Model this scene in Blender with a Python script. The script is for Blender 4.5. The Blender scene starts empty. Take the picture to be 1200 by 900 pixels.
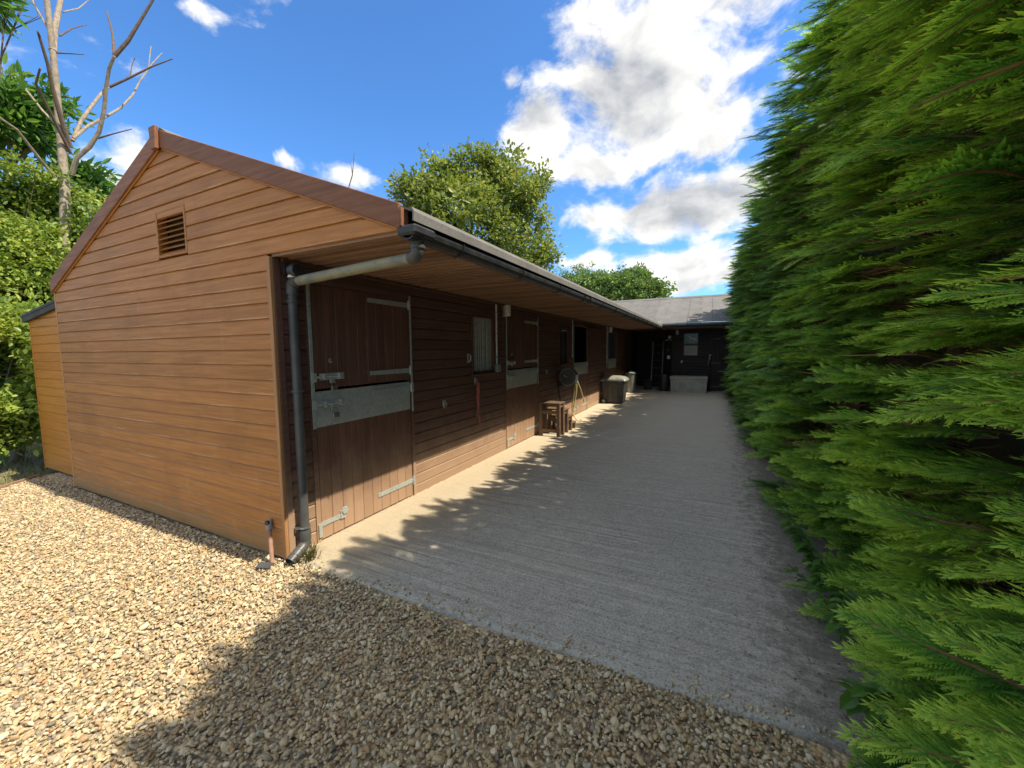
import bpy, bmesh, math, random
import numpy as np
from mathutils import Vector, Matrix, Euler
random.seed(7); RNG = np.random.default_rng(11)
R = math.radians
scene = bpy.context.scene
COL = scene.collection

# ------------------------------------------------------------------ camera
F, YAW, PITCH, ROLL = 469.84, 0.4609, -0.0860, -0.0093
CAM = np.array([2.806, -1.835, 1.55])
def cam_axes():
    cy, sy, cp, sp = math.cos(YAW), math.sin(YAW), math.cos(PITCH), math.sin(PITCH)
    w = np.array([-sy*cp, cy*cp, sp]); r = np.array([cy, sy, 0.0]); u = np.cross(r, w)
    cr, sr = math.cos(ROLL), math.sin(ROLL)
    return cr*r + sr*u, -sr*r + cr*u, w
AX_R, AX_U, AX_W = cam_axes()
def ray(px, py):
    return AX_W + AX_R*(px-600)/F - AX_U*(py-450)/F
def far(px, py, dist):
    """point in the direction of a photo pixel at a horizontal distance"""
    d = ray(px, py); return CAM + d*dist/math.hypot(d[0], d[1])
cd = bpy.data.cameras.new('camera'); cam = bpy.data.objects.new('camera', cd); COL.objects.link(cam)
cd.sensor_width = 36; cd.lens = F/1200*36; cd.clip_start = 0.02; cd.clip_end = 3000
M = Matrix((AX_R, AX_U, -AX_W)).transposed().to_4x4(); M.translation = Vector(CAM); cam.matrix_world = M
scene.camera = cam
scene.cycles.max_bounces = 4; scene.cycles.diffuse_bounces = 3

# ------------------------------------------------------------------ light
SUN = Vector((1.0, 0.07, 1.42)).normalized()
sl = bpy.data.lights.new('sun', 'SUN'); sl.energy = 2.85; sl.angle = R(0.53); sl.color = (1.0, 0.88, 0.69)
so = bpy.data.objects.new('sun', sl); COL.objects.link(so); so.rotation_euler = SUN.to_track_quat('Z', 'Y').to_euler(); so.location = (10, 1, 14)
scene.view_settings.view_transform = 'Standard'; scene.view_settings.look = 'None'
scene.view_settings.exposure = 1.42; scene.view_settings.gamma = 1.0

def lk(nt, a, b): nt.links.new(a, b)
def nd(nt, typ, **kw):
    n = nt.nodes.new(typ)
    for k, v in kw.items():
        if k.startswith('i_'):
            key = k[2:]; key = int(key) if key.isdigit() else key.replace('_', ' ')
            s = n.inputs[key]
            if hasattr(v, 'is_output') or isinstance(v, bpy.types.NodeSocket): lk(nt, v, s)
            else: s.default_value = v
        else: setattr(n, k, v)
    return n
def math_(nt, op, a, b=None, c=None, clamp=False):
    n = nt.nodes.new('ShaderNodeMath'); n.operation = op; n.use_clamp = clamp
    for i, v in enumerate((a, b, c)):
        if v is None: continue
        if isinstance(v, bpy.types.NodeSocket): lk(nt, v, n.inputs[i])
        else: n.inputs[i].default_value = v
    return n.outputs[0]
def mixc(nt, fac, a, b, mode='MIX'):
    n = nt.nodes.new('ShaderNodeMix'); n.data_type = 'RGBA'; n.blend_type = mode
    for s, v in ((n.inputs[0], fac), (n.inputs[6], a), (n.inputs[7], b)):
        if isinstance(v, bpy.types.NodeSocket): lk(nt, v, s)
        elif s.type == 'RGBA': s.default_value = (*v[:3], 1)
        else: s.default_value = v
    return n.outputs[2]
def smooth(nt, v, lo, hi, a=0.0, b=1.0):
    n = nt.nodes.new('ShaderNodeMapRange'); n.interpolation_type = 'SMOOTHSTEP'
    lk(nt, v, n.inputs[0])
    for i, x in zip((1, 2, 3, 4), (lo, hi, a, b)): n.inputs[i].default_value = x
    return n.outputs[0]
def noise(nt, vec, scale, detail=4, rough=0.55, dist=0.0):
    n = nt.nodes.new('ShaderNodeTexNoise'); n.inputs['Scale'].default_value = scale
    n.inputs['Detail'].default_value = detail; n.inputs['Roughness'].default_value = rough; n.inputs['Distortion'].default_value = dist
    if vec is not None: lk(nt, vec, n.inputs['Vector'])
    return n.outputs['Fac']

# ------------------------------------------------------------------ world: sky with cumulus
def build_world():
    w = bpy.data.worlds.new('World'); scene.world = w; w.use_nodes = True
    nt = w.node_tree; nt.nodes.clear()
    out = nd(nt, 'ShaderNodeOutputWorld'); bg = nd(nt, 'ShaderNodeBackground'); lk(nt, bg.outputs[0], out.inputs[0])
    sky = nd(nt, 'ShaderNodeTexSky', sky_type='NISHITA'); sky.sun_disc = False
    sky.sun_elevation = math.asin(SUN.z); sky.sun_rotation = math.atan2(SUN.x, SUN.y)
    sky.altitude = 50; sky.air_density = 1.0; sky.dust_density = 0.35; sky.ozone_density = 2.2
    tc = nd(nt, 'ShaderNodeTexCoord'); d = tc.outputs['Generated']
    skyc = mixc(nt, 1.0, sky.outputs[0], (0.265, 0.455, 0.64), 'MULTIPLY')
    # cloud field: each cloud is an ellipse of directions, broken up by fractal noise
    warp = nd(nt, 'ShaderNodeTexNoise', i_Scale=5.0, i_Detail=2.0); lk(nt, d, warp.inputs['Vector'])
    wv = nd(nt, 'ShaderNodeVectorMath', operation='MULTIPLY_ADD'); lk(nt, warp.outputs['Color'], wv.inputs[0])
    wv.inputs[1].default_value = (0.09,)*3; lk(nt, d, wv.inputs[2])
    dw = nd(nt, 'ShaderNodeVectorMath', operation='SUBTRACT'); lk(nt, wv.outputs[0], dw.inputs[0]); dw.inputs[1].default_value = (0.045,)*3
    dv = dw.outputs[0]
    blobs = []   # direction pixel, radius x, radius y (radians-ish), weight
    for px, py, rx, ry, wt in [(745, 112, .25, .135, 1.0), (640, 150, .12, .10, .9), (690, 195, .10, .055, .8), (850, 140, .12, .10, .8),
                               (800, 18, .26, .07, .72), (795, 245, .27, .075, 1.0), (690, 258, .10, .045, .75), (890, 225, .16, .08, .9),
                               (800, 312, .26, .05, .85), (700, 305, .09, .03, .55), (845, 325, .2, .05, .8), (412, 203, .065, .035, .7), (335, 192, .035, .016, .6),
                               (20, 65, .09, .035, .42), (150, 178, .05, .045, .45), (232, 26, .03, .02, .42), (125, 212, .06, .025, .5), (605, 90, .03, .03, .5)]:
        v = ray(px, py); blobs.append((v/np.linalg.norm(v), rx, ry, wt))
    rr = random.Random(5)
    for k in range(44):   # unseen clouds over the rest of the sky, made dense for white fill light
        az = 2.4*k + rr.uniform(-.1, .1); el = math.asin(0.16+0.83*(k+.5)/44)
        v = np.array([math.cos(az)*math.cos(el), math.sin(az)*math.cos(el), math.sin(el)])
        p = v@AX_W
        if p > 0.05 and abs(v@AX_R)/p < 2.0 and -1 < (v@AX_U)/p < 1.75: continue
        if Vector(v).angle(SUN) < R(12): continue
        blobs.append((v, rr.uniform(.24, .36), rr.uniform(.15, .22), 1.0))
    acc = None
    for v, rx, ry, wt in blobs:
        ce = math.sqrt(1-v[2]**2); iv = (1/rx, 1/rx, 1/(ry*ce+0.35*rx*(1-ce)))
        m = nd(nt, 'ShaderNodeVectorMath', operation='MULTIPLY_ADD'); lk(nt, dv, m.inputs[0])
        m.inputs[1].default_value = iv; m.inputs[2].default_value = [-a*b for a, b in zip(v, iv)]
        ln = nd(nt, 'ShaderNodeVectorMath', operation='LENGTH'); lk(nt, m.outputs[0], ln.inputs[0])
        b = math_(nt, 'MULTIPLY', math_(nt, 'SUBTRACT', 1.0, ln.outputs['Value']), wt)
        acc = b if acc is None else math_(nt, 'SMOOTH_MAX', acc, b, 0.12)
    acc = math_(nt, 'MAXIMUM', acc, -1.0)
    st = nd(nt, 'ShaderNodeMapping'); lk(nt, dv, st.inputs[0]); st.inputs[3].default_value = (1, 1, 1.5)
    f1 = noise(nt, st.outputs[0], 7.5, 7, 0.6)
    so_ = nd(nt, 'ShaderNodeVectorMath', operation='ADD'); lk(nt, st.outputs[0], so_.inputs[0]); so_.inputs[1].default_value = (SUN.x*.035, SUN.y*.035, SUN.z*.05)
    f2 = noise(nt, so_.outputs[0], 7.5, 3, 0.5)
    dens = math_(nt, 'ADD', acc, math_(nt, 'MULTIPLY', math_(nt, 'SUBTRACT', f1, 0.52), 2.3))
    alpha = smooth(nt, dens, -0.02, 0.50)
    thick = smooth(nt, dens, 0.25, 1.0)
    relief = math_(nt, 'MULTIPLY', math_(nt, 'SUBTRACT', f1, f2), 1.9)
    f3 = noise(nt, st.outputs[0], 3.2, 2, 0.5)
    thick = smooth(nt, math_(nt, 'ADD', acc, math_(nt, 'MULTIPLY', math_(nt, 'SUBTRACT', f3, 0.5), 1.6)), 0.15, 0.85)
    grey = math_(nt, 'MULTIPLY', thick, 0.66)
    lit = math_(nt, 'ADD', math_(nt, 'SUBTRACT', 0.98, grey), relief, clamp=True)
    cc = mixc(nt, lit, (0.36, 0.39, 0.44), (1.03, 1.01, 0.97))
    ccs = nd(nt, 'ShaderNodeVectorMath', operation='SCALE'); lk(nt, cc, ccs.inputs[0]); ccs.inputs['Scale'].default_value = 2.95
    sep = nd(nt, 'ShaderNodeSeparateXYZ'); lk(nt, d, sep.inputs[0])
    hz = smooth(nt, sep.outputs[2], 0.0, 0.08)
    fin = mixc(nt, math_(nt, 'MULTIPLY', alpha, hz), skyc, ccs.outputs[0])
    lk(nt, fin, bg.inputs[0]); bg.inputs[1].default_value = 0.15
    w.cycles.sampling_method = 'MANUAL'; w.cycles.sample_map_resolution = 512
build_world()

# ------------------------------------------------------------------ materials
MATS = {}
def base_mat(name):
    m = bpy.data.materials.new(name); m.use_nodes = True; MATS[name] = m
    nt = m.node_tree; return m, nt, nt.nodes['Principled BSDF']
def bump(nt, p, h, strength=0.3, dist=0.01):
    b = nd(nt, 'ShaderNodeBump'); b.inputs['Strength'].default_value = strength; b.inputs['Distance'].default_value = dist
    lk(nt, h, b.inputs['Height']); lk(nt, b.outputs[0], p.inputs['Normal'])
def obj_vec(nt, scale=(1, 1, 1), randomise=True):
    tc = nd(nt, 'ShaderNodeTexCoord'); v = tc.outputs['Object']
    if randomise:
        oi = nd(nt, 'ShaderNodeObjectInfo'); a = nd(nt, 'ShaderNodeVectorMath', operation='SCALE')
        a.inputs[0].default_value = (37.1, 17.3, 53.7); lk(nt, oi.outputs['Random'], a.inputs['Scale'])
        s = nd(nt, 'ShaderNodeVectorMath', operation='ADD'); lk(nt, v, s.inputs[0]); lk(nt, a.outputs[0], s.inputs[1]); v = s.outputs[0]
    m = nd(nt, 'ShaderNodeMapping'); lk(nt, v, m.inputs[0]); m.inputs[3].default_value = scale
    return m.outputs[0], tc.outputs['Object']
def wood(name, c1, c2, axis, wear=(0.55, 0.45, 0.33), wear_amt=0.5, rough=0.6, edge=None, var=0.25, weather=0.3, stain=0.0, sun_tint=0.0):
    m, nt, p = base_mat(name)
    sc = {'x': (1.2, 26, 26), 'y': (26, 1.2, 26), 'z': (26, 26, 1.2)}[axis]
    v, o = obj_vec(nt, sc)
    g = noise(nt, v, 1.6, 6, 0.62, 0.6)
    c = mixc(nt, smooth(nt, g, 0.3, 0.7), c1, c2)
    geo = nd(nt, 'ShaderNodeNewGeometry')
    big = noise(nt, geo.outputs['Position'], 1.7, 5, 0.6)
    c = mixc(nt, smooth(nt, big, 0.45, 0.75, 0, weather), c, tuple(x*0.55 for x in c1))
    pale = noise(nt, geo.outputs['Position'], 4.3, 6, 0.7)
    c = mixc(nt, smooth(nt, pale, 0.58, 0.80, 0, wear_amt*0.4), c, wear)
    if edge:
        sz = nd(nt, 'ShaderNodeSeparateXYZ'); lk(nt, geo.outputs['Position'], sz.inputs[0])
        zz = math_(nt, 'ADD', sz.outputs[2], math_(nt, 'MULTIPLY', math_(nt, 'SUBTRACT', pale, 0.5), 0.5))
        c = mixc(nt, smooth(nt, zz, 0.03, 0.24, stain, 0.0), c, (0.20, 0.165, 0.085))      # green-brown splash stain
        mv = nd(nt, 'ShaderNodeMapping'); lk(nt, geo.outputs['Position'], mv.inputs[0]); mv.inputs[3].default_value = (9, 9, 0.9)
        run2 = noise(nt, mv.outputs[0], 1.0, 4, 0.6)
        c = mixc(nt, smooth(nt, run2, 0.62, 0.80, 0, 0.10), c, wear); c = mixc(nt, smooth(nt, run2, 0.25, 0.40, 0.2, 0), c, tuple(x*0.6 for x in c1))
    if sun_tint:      # sunlit band at the wall foot put into the colour, fading upward
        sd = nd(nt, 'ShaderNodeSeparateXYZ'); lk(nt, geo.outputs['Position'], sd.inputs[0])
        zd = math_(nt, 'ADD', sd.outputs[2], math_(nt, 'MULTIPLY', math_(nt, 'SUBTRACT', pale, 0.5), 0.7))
        c = mixc(nt, smooth(nt, zd, 0.05, 0.85, sun_tint, 0.0), c, (0.52, 0.36, 0.23))
    oi = nd(nt, 'ShaderNodeObjectInfo')
    k = math_(nt, 'ADD', math_(nt, 'MULTIPLY', oi.outputs['Random'], var), 1-var/2)
    hs = nd(nt, 'ShaderNodeHueSaturation'); lk(nt, c, hs.inputs['Color']); lk(nt, k, hs.inputs['Value']); c = hs.outputs[0]
    if edge:      # paint worn off along the lower arris of each board, in broken runs
        sp = nd(nt, 'ShaderNodeSeparateXYZ'); lk(nt, o, sp.inputs[0])
        sel = smooth(nt, sp.outputs[2], edge, edge*2.2, 1, 0)
        run = smooth(nt, noise(nt, v, 1.1, 5, 0.7), 0.5, 0.66)
        c = mixc(nt, math_(nt, 'MULTIPLY', math_(nt, 'MULTIPLY', sel, run), wear_amt), c, wear)
        spk = smooth(nt, noise(nt, geo.outputs['Position'], 55, 3, 0.6), 0.70, 0.78, 0, wear_amt*0.6)
        c = mixc(nt, spk, c, wear)
    lk(nt, c, p.inputs['Base Color'])
    rg = math_(nt, 'ADD', math_(nt, 'MULTIPLY', g, 0.25), rough-0.12); lk(nt, rg, p.inputs['Roughness'])
    p.inputs['Specular IOR Level'].default_value = 0.35
    bump(nt, p, g, 0.35, 0.004)
    return m
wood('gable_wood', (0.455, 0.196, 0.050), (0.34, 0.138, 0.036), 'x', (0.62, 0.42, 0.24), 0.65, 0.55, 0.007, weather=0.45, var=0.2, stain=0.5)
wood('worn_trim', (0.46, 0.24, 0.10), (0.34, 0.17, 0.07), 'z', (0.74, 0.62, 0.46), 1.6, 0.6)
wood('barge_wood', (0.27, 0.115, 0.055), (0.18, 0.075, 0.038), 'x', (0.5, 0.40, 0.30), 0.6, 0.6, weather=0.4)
wood('wall_wood', (0.150, 0.076, 0.053), (0.096, 0.048, 0.036), 'y', (0.45, 0.30, 0.22), 0.35, 0.6, 0.005, sun_tint=0.6)
wood('door_wood', (0.180, 0.088, 0.056), (0.105, 0.050, 0.036), 'z', (0.50, 0.34, 0.24), 0.5, 0.6, var=0.16, sun_tint=0.55)
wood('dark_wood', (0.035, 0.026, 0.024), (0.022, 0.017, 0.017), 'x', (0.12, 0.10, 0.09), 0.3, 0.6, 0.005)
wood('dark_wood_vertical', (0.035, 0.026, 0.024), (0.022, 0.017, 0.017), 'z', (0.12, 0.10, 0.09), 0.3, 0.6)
wood('soffit_wood', (0.30, 0.185, 0.12), (0.21, 0.125, 0.082), 'x', (0.5, 0.4, 0.3), 0.3, 0.6, var=0.55)
wood('shed_wood', (0.60, 0.25, 0.045), (0.50, 0.195, 0.034), 'x', (0.6, 0.4, 0.2), 0.35, 0.5, 0.005, var=0.12, weather=0.15)
wood('step_wood', (0.21, 0.135, 0.085), (0.12, 0.075, 0.05), 'y', (0.5, 0.36, 0.22), 0.4, 0.6)
wood('edging_wood', (0.36, 0.23, 0.15), (0.25, 0.16, 0.11), 'y', (0.5, 0.4, 0.3), 0.4, 0.7)

def plain(name, c, rough=0.5, metal=0.0, var=0.15, scale=8.0, c2=None, bmp=0.0, spec=0.5):
    m, nt, p = base_mat(name)
    geo = nd(nt, 'ShaderNodeNewGeometry')
    n1 = noise(nt, geo.outputs['Position'], scale, 5, 0.6)
    c2 = c2 or tuple(x*(1-var*2) for x in c)
    lk(nt, mixc(nt, smooth(nt, n1, 0.35, 0.68), c, c2), p.inputs['Base Color'])
    lk(nt, math_(nt, 'ADD', rough-0.08, math_(nt, 'MULTIPLY', n1, 0.16)), p.inputs['Roughness'])
    p.inputs['Metallic'].default_value = metal; p.inputs['Specular IOR Level'].default_value = spec
    if bmp: bump(nt, p, noise(nt, geo.outputs['Position'], scale*6, 4, 0.6), bmp, 0.004)
    return m
plain('black_plastic', (0.018, 0.019, 0.021), 0.42, var=0.2, c2=(0.04, 0.04, 0.038))
plain('pipe_plastic', (0.085, 0.088, 0.086), 0.45, scale=5, c2=(0.05, 0.052, 0.052))
plain('algae_pipe', (0.25, 0.24, 0.15), 0.6, scale=9, c2=(0.13, 0.14, 0.13))
plain('white_plastic', (0.72, 0.72, 0.70), 0.4, var=0.08)
plain('grey_plastic', (0.30, 0.31, 0.31), 0.45)
plain('steel', (0.42, 0.43, 0.43), 0.38, 0.9)
plain('rust', (0.20, 0.10, 0.06), 0.8)
plain('bin_body', (0.035, 0.036, 0.036), 0.5, c2=(0.06, 0.06, 0.058))
plain('bin_lid', (0.30, 0.31, 0.27), 0.38, c2=(0.22, 0.23, 0.20))
plain('dustbin_zinc', (0.30, 0.32, 0.31), 0.45, 0.4)
plain('hose_rubber', (0.62, 0.50, 0.22), 0.5)
plain('rope_red', (0.42, 0.10, 0.07), 0.8, c2=(0.25, 0.10, 0.09))
plain('trough_concrete', (0.42, 0.43, 0.39), 0.85, scale=6, c2=(0.30, 0.31, 0.28), bmp=0.3)
plain('block_stone', (0.36, 0.35, 0.31), 0.9, scale=9, c2=(0.22, 0.22, 0.19), bmp=0.4)
plain('interior', (0.05, 0.045, 0.04), 0.9)
plain('horse_sticker', (0.62, 0.62, 0.60), 0.6)
plain('terracotta', (0.36, 0.20, 0.13), 0.7, scale=14)
plain('bark_pale', (0.36, 0.30, 0.23), 0.85, scale=14, c2=(0.22, 0.18, 0.14), bmp=0.6)
plain('bark_dark', (0.16, 0.11, 0.085), 0.85, scale=14, c2=(0.10, 0.075, 0.06), bmp=0.5)
plain('curtain', (0.40, 0.40, 0.36), 0.8, scale=20)
plain('plinth', (0.33, 0.312, 0.27), 0.9, scale=10, bmp=0.3)

def mk_felt(name, c1, c2):
    m, nt, p = base_mat(name); geo = nd(nt, 'ShaderNodeNewGeometry')
    a = noise(nt, geo.outputs['Position'], 3.0, 6, 0.65); b = noise(nt, geo.outputs['Position'], 160, 3, 0.6)
    c = mixc(nt, smooth(nt, a, 0.35, 0.7), c1, c2)
    c = mixc(nt, smooth(nt, b, 0.4, 0.7, 0, 0.5), c, tuple(min(1, x*1.8) for x in c1))
    oi = nd(nt, 'ShaderNodeObjectInfo'); hs = nd(nt, 'ShaderNodeHueSaturation'); lk(nt, c, hs.inputs['Color'])
    lk(nt, math_(nt, 'ADD', math_(nt, 'MULTIPLY', oi.outputs['Random'], 0.2), 0.9), hs.inputs['Value'])
    lk(nt, hs.outputs[0], p.inputs['Base Color']); p.inputs['Roughness'].default_value = 0.9
    bump(nt, p, b, 0.5, 0.003)
mk_felt('roof_felt', (0.155, 0.152, 0.150), (0.105, 0.104, 0.102))
mk_felt('shed_felt', (0.07, 0.075, 0.08), (0.04, 0.042, 0.046))

def mk_galv():
    m, nt, p = base_mat('galvanised')
    tc = nd(nt, 'ShaderNodeNewGeometry'); v = nd(nt, 'ShaderNodeTexVoronoi'); v.inputs['Scale'].default_value = 55; lk(nt, tc.outputs['Position'], v.inputs['Vector'])
    sp = nd(nt, 'ShaderNodeSeparateColor'); lk(nt, v.outputs['Color'], sp.inputs[0])
    n1 = noise(nt, tc.outputs['Position'], 7, 5)
    f = math_(nt, 'ADD', math_(nt, 'MULTIPLY', sp.outputs[0], 0.5), math_(nt, 'MULTIPLY', n1, 0.6))
    lk(nt, mixc(nt, f, (0.33, 0.37, 0.345), (0.56, 0.60, 0.57)), p.inputs['Base Color'])
    p.inputs['Metallic'].default_value = 0.45; lk(nt, math_(nt, 'ADD', 0.42, math_(nt, 'MULTIPLY', sp.outputs[1], 0.15)), p.inputs['Roughness'])
mk_galv()

def mk_glass():
    m, nt, p = base_mat('window_glass')
    geo = nd(nt, 'ShaderNodeNewGeometry'); n1 = noise(nt, geo.outputs['Position'], 3.5, 4)
    lk(nt, mixc(nt, n1, (0.030, 0.035, 0.036), (0.07, 0.07, 0.065)), p.inputs['Base Color'])
    p.inputs['Roughness'].default_value = 0.15; p.inputs['Specular IOR Level'].default_value = 0.35
mk_glass()

def mk_concrete():
    m, nt, p = base_mat('yard_concrete'); geo = nd(nt, 'ShaderNodeNewGeometry'); P = geo.outputs['Position']
    sp = nd(nt, 'ShaderNodeSeparateXYZ'); lk(nt, P, sp.inputs[0])
    agg = noise(nt, P, 85, 4, 0.75); mid = noise(nt, P, 14, 6, 0.65); big = noise(nt, P, 0.9, 5, 0.6)
    mp = nd(nt, 'ShaderNodeMapping'); lk(nt, P, mp.inputs[0]); mp.inputs[3].default_value = (0.7, 22, 1)
    streak = noise(nt, mp.outputs[0], 1.6, 5, 0.62, 0.3)
    c = mixc(nt, smooth(nt, big, 0.35, 0.7), (0.56, 0.53, 0.455), (0.47, 0.448, 0.39))
    c = mixc(nt, smooth(nt, mid, 0.3, 0.75, 0, 0.55), c, (0.33, 0.312, 0.27))
    c = mixc(nt, smooth(nt, streak, 0.45, 0.72, 0, 0.5), c, (0.21, 0.196, 0.17))
    c = mixc(nt, smooth(nt, agg, 0.54, 0.66, 0, 0.85), c, (0.72, 0.70, 0.64))
    c = mixc(nt, smooth(nt, agg, 0.34, 0.46, 0.85, 0), c, (0.12, 0.117, 0.108))
    edge = math_(nt, 'ADD', sp.outputs[0], math_(nt, 'MULTIPLY', math_(nt, 'SUBTRACT', mid, 0.5), 0.9))
    sun_tint = smooth(nt, edge, 0.35, 1.1, 0.75, 0.0)
    c = mixc(nt, sun_tint, c, (0.47, 0.385, 0.25))                       # warmth of the sunlit strip by the wall, painted into the colour
    yb = math_(nt, 'ADD', sp.outputs[1], math_(nt, 'MULTIPLY', big, 4.0))
    c = mixc(nt, smooth(nt, yb, 4.0, 9.0, 0, 0.5), c, (0.60, 0.54, 0.42))                  # lighter and sandier towards the far end
    soil = smooth(nt, edge, 3.0, 3.4, 0.0, 0.62)
    c = mixc(nt, soil, c, (0.13, 0.11, 0.082))                     # leaf mould along the hedge
    pat = smooth(nt, noise(nt, P, 1.9, 4, 0.6), 0.60, 0.72, 0, 0.30)
    c = mixc(nt, pat, c, (0.48, 0.39, 0.27))
    lk(nt, c, p.inputs['Base Color']); p.inputs['Roughness'].default_value = 0.92; p.inputs['Specular IOR Level'].default_value = 0.3
    h = math_(nt, 'ADD', math_(nt, 'MULTIPLY', agg, 0.8), math_(nt, 'MULTIPLY', streak, 0.8))
    bump(nt, p, h, 1.0, 0.010)
mk_concrete()

def ramp(nt, fac, stops, mode='LINEAR'):
    n = nd(nt, 'ShaderNodeValToRGB'); cr = n.color_ramp; cr.interpolation = mode
    while len(cr.elements) < len(stops): cr.elements.new(0.5)
    for e, (pos, c) in zip(cr.elements, stops): e.position = pos; e.color = (*c, 1)
    lk(nt, fac, n.inputs[0]); return n.outputs[0]
PEB = [(0.0, (0.579, 0.449, 0.257)), (0.16, (0.681, 0.557, 0.345)), (0.3, (0.446, 0.339, 0.2)), (0.42, (0.451, 0.387, 0.268)), (0.54, (0.763, 0.647, 0.426)), (0.66, (0.468, 0.304, 0.159)), (0.74, (0.315, 0.271, 0.196)), (0.82, (0.557, 0.422, 0.224)), (0.91, (0.65, 0.567, 0.406)), (0.97, (0.216, 0.18, 0.133))]
def mk_gravel():
    m, nt, p = base_mat('pebble'); oi = nd(nt, 'ShaderNodeObjectInfo')
    c = ramp(nt, oi.outputs['Random'], PEB, 'CONSTANT')
    v, _ = obj_vec(nt, (1, 1, 1)); n1 = noise(nt, v, 1.3, 5, 0.65)
    c = mixc(nt, smooth(nt, n1, 0.45, 0.75, 0, 0.30), c, (0.44, 0.34, 0.21)); c = mixc(nt, smooth(nt, n1, 0.25, 0.42, 0.3, 0), c, (0.75, 0.70, 0.6))
    lk(nt, c, p.inputs['Base Color']); p.inputs['Roughness'].default_value = 0.7; p.inputs['Specular IOR Level'].default_value = 0.35
    bump(nt, p, n1, 0.4, 0.2)
    m, nt, p = base_mat('gravel_bed'); geo = nd(nt, 'ShaderNodeNewGeometry')
    v = nd(nt, 'ShaderNodeTexVoronoi'); v.inputs['Scale'].default_value = 42; lk(nt, geo.outputs['Position'], v.inputs['Vector'])
    sp = nd(nt, 'ShaderNodeSeparateColor'); lk(nt, v.outputs['Color'], sp.inputs[0])
    c = ramp(nt, sp.outputs[0], PEB, 'CONSTANT')
    c = mixc(nt, smooth(nt, v.outputs['Distance'], 0.35, 0.8, 0, 0.8), c, (0.13, 0.10, 0.07))
    lk(nt, c, p.inputs['Base Color']); p.inputs['Roughness'].default_value = 0.9
    inv = math_(nt, 'SUBTRACT', 1.0, v.outputs['Distance']); bump(nt, p, inv, 0.8, 0.012)
mk_gravel()
def mk_ground():
    m, nt, p = base_mat('meadow'); geo = nd(nt, 'ShaderNodeNewGeometry'); P = geo.outputs['Position']
    a = noise(nt, P, 0.8, 6, 0.65); b = noise(nt, P, 25, 4, 0.7)
    c = mixc(nt, smooth(nt, a, 0.35, 0.65), (0.10, 0.13, 0.04), (0.30, 0.23, 0.12))
    c = mixc(nt, smooth(nt, b, 0.4, 0.7, 0, 0.6), c, (0.07, 0.07, 0.03))
    lk(nt, c, p.inputs['Base Color']); p.inputs['Roughness'].default_value = 0.95; bump(nt, p, b, 0.8, 0.03)
mk_ground()

def leaf_mat(name, cols, trans=0.35, attr=None, rough=0.45, y_tone=None):
    """cols: dark, mid, light; per-instance variation through Object Info; attr 'tip' lightens ends"""
    m, nt, p = base_mat(name); nt.nodes.remove(p)
    out = nt.nodes['Material Output']
    oi = nd(nt, 'ShaderNodeObjectInfo'); geo = nd(nt, 'ShaderNodeNewGeometry')
    n1 = noise(nt, geo.outputs['Position'], 1.4, 3, 0.6)
    isl = geo.outputs['Random Per Island']
    f = math_(nt, 'ADD', math_(nt, 'MULTIPLY', oi.outputs['Random'], 0.45), math_(nt, 'MULTIPLY', isl, 0.2))
    f = math_(nt, 'ADD', f, math_(nt, 'MULTIPLY', math_(nt, 'SUBTRACT', n1, 0.5), 0.9))
    if attr:
        at = nd(nt, 'ShaderNodeAttribute', attribute_name=attr)
        f = math_(nt, 'ADD', f, math_(nt, 'MULTIPLY', math_(nt, 'SUBTRACT', at.outputs['Fac'], 0.55), 1.25))
    if y_tone:  # paler, yellower sprays towards the near end, deeper green towards the far
        sp = nd(nt, 'ShaderNodeSeparateXYZ'); lk(nt, geo.outputs['Position'], sp.inputs[0])
        f = math_(nt, 'ADD', f, smooth(nt, sp.outputs[1], y_tone[0], y_tone[1], y_tone[2], y_tone[3]))
    c = ramp(nt, f, [(0.0, cols[0]), (0.45, cols[1]), (1.0, cols[2])])
    pb = nd(nt, 'ShaderNodeBsdfPrincipled'); lk(nt, c, pb.inputs['Base Color']); pb.inputs['Roughness'].default_value = rough
    pb.inputs['Specular IOR Level'].default_value = 0.35
    tr = nd(nt, 'ShaderNodeBsdfTranslucent'); ct = mixc(nt, 1.0, c, (1.5, 1.45, 0.7), 'MULTIPLY'); lk(nt, ct, tr.inputs[0])
    mx = nd(nt, 'ShaderNodeMixShader'); mx.inputs[0].default_value = trans
    lk(nt, pb.outputs[0], mx.inputs[1]); lk(nt, tr.outputs[0], mx.inputs[2]); lk(nt, mx.outputs[0], out.inputs[0])
    return m
leaf_mat('cypress', [(0.024, 0.074, 0.025), (0.122, 0.315, 0.050), (0.50, 0.69, 0.105)], 0.38, 'tip', 0.5, (-0.3, 4.5, 0.28, -0.04))
leaf_mat('leaf_tree', [(0.095, 0.15, 0.04), (0.226, 0.287, 0.067), (0.522, 0.477, 0.133)], 0.35)
leaf_mat('leaf_far', [(0.103, 0.178, 0.057), (0.166, 0.267, 0.087), (0.269, 0.356, 0.116)], 0.3)
leaf_mat('leaf_bush', [(0.09, 0.164, 0.04), (0.271, 0.366, 0.068), (0.632, 0.585, 0.155)], 0.35)
leaf_mat('leaf_dark', [(0.049, 0.132, 0.03), (0.124, 0.264, 0.062), (0.298, 0.44, 0.1)], 0.35)
leaf_mat('leaf_weed', [(0.06, 0.14, 0.03), (0.14, 0.30, 0.06), (0.34, 0.52, 0.10)], 0.35)
leaf_mat('grass_blade', [(0.08, 0.09, 0.03), (0.20, 0.19, 0.06), (0.36, 0.30, 0.14)], 0.3)
leaf_mat('litter', [(0.06, 0.04, 0.02), (0.14, 0.09, 0.05), (0.26, 0.19, 0.09)], 0.1)
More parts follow.
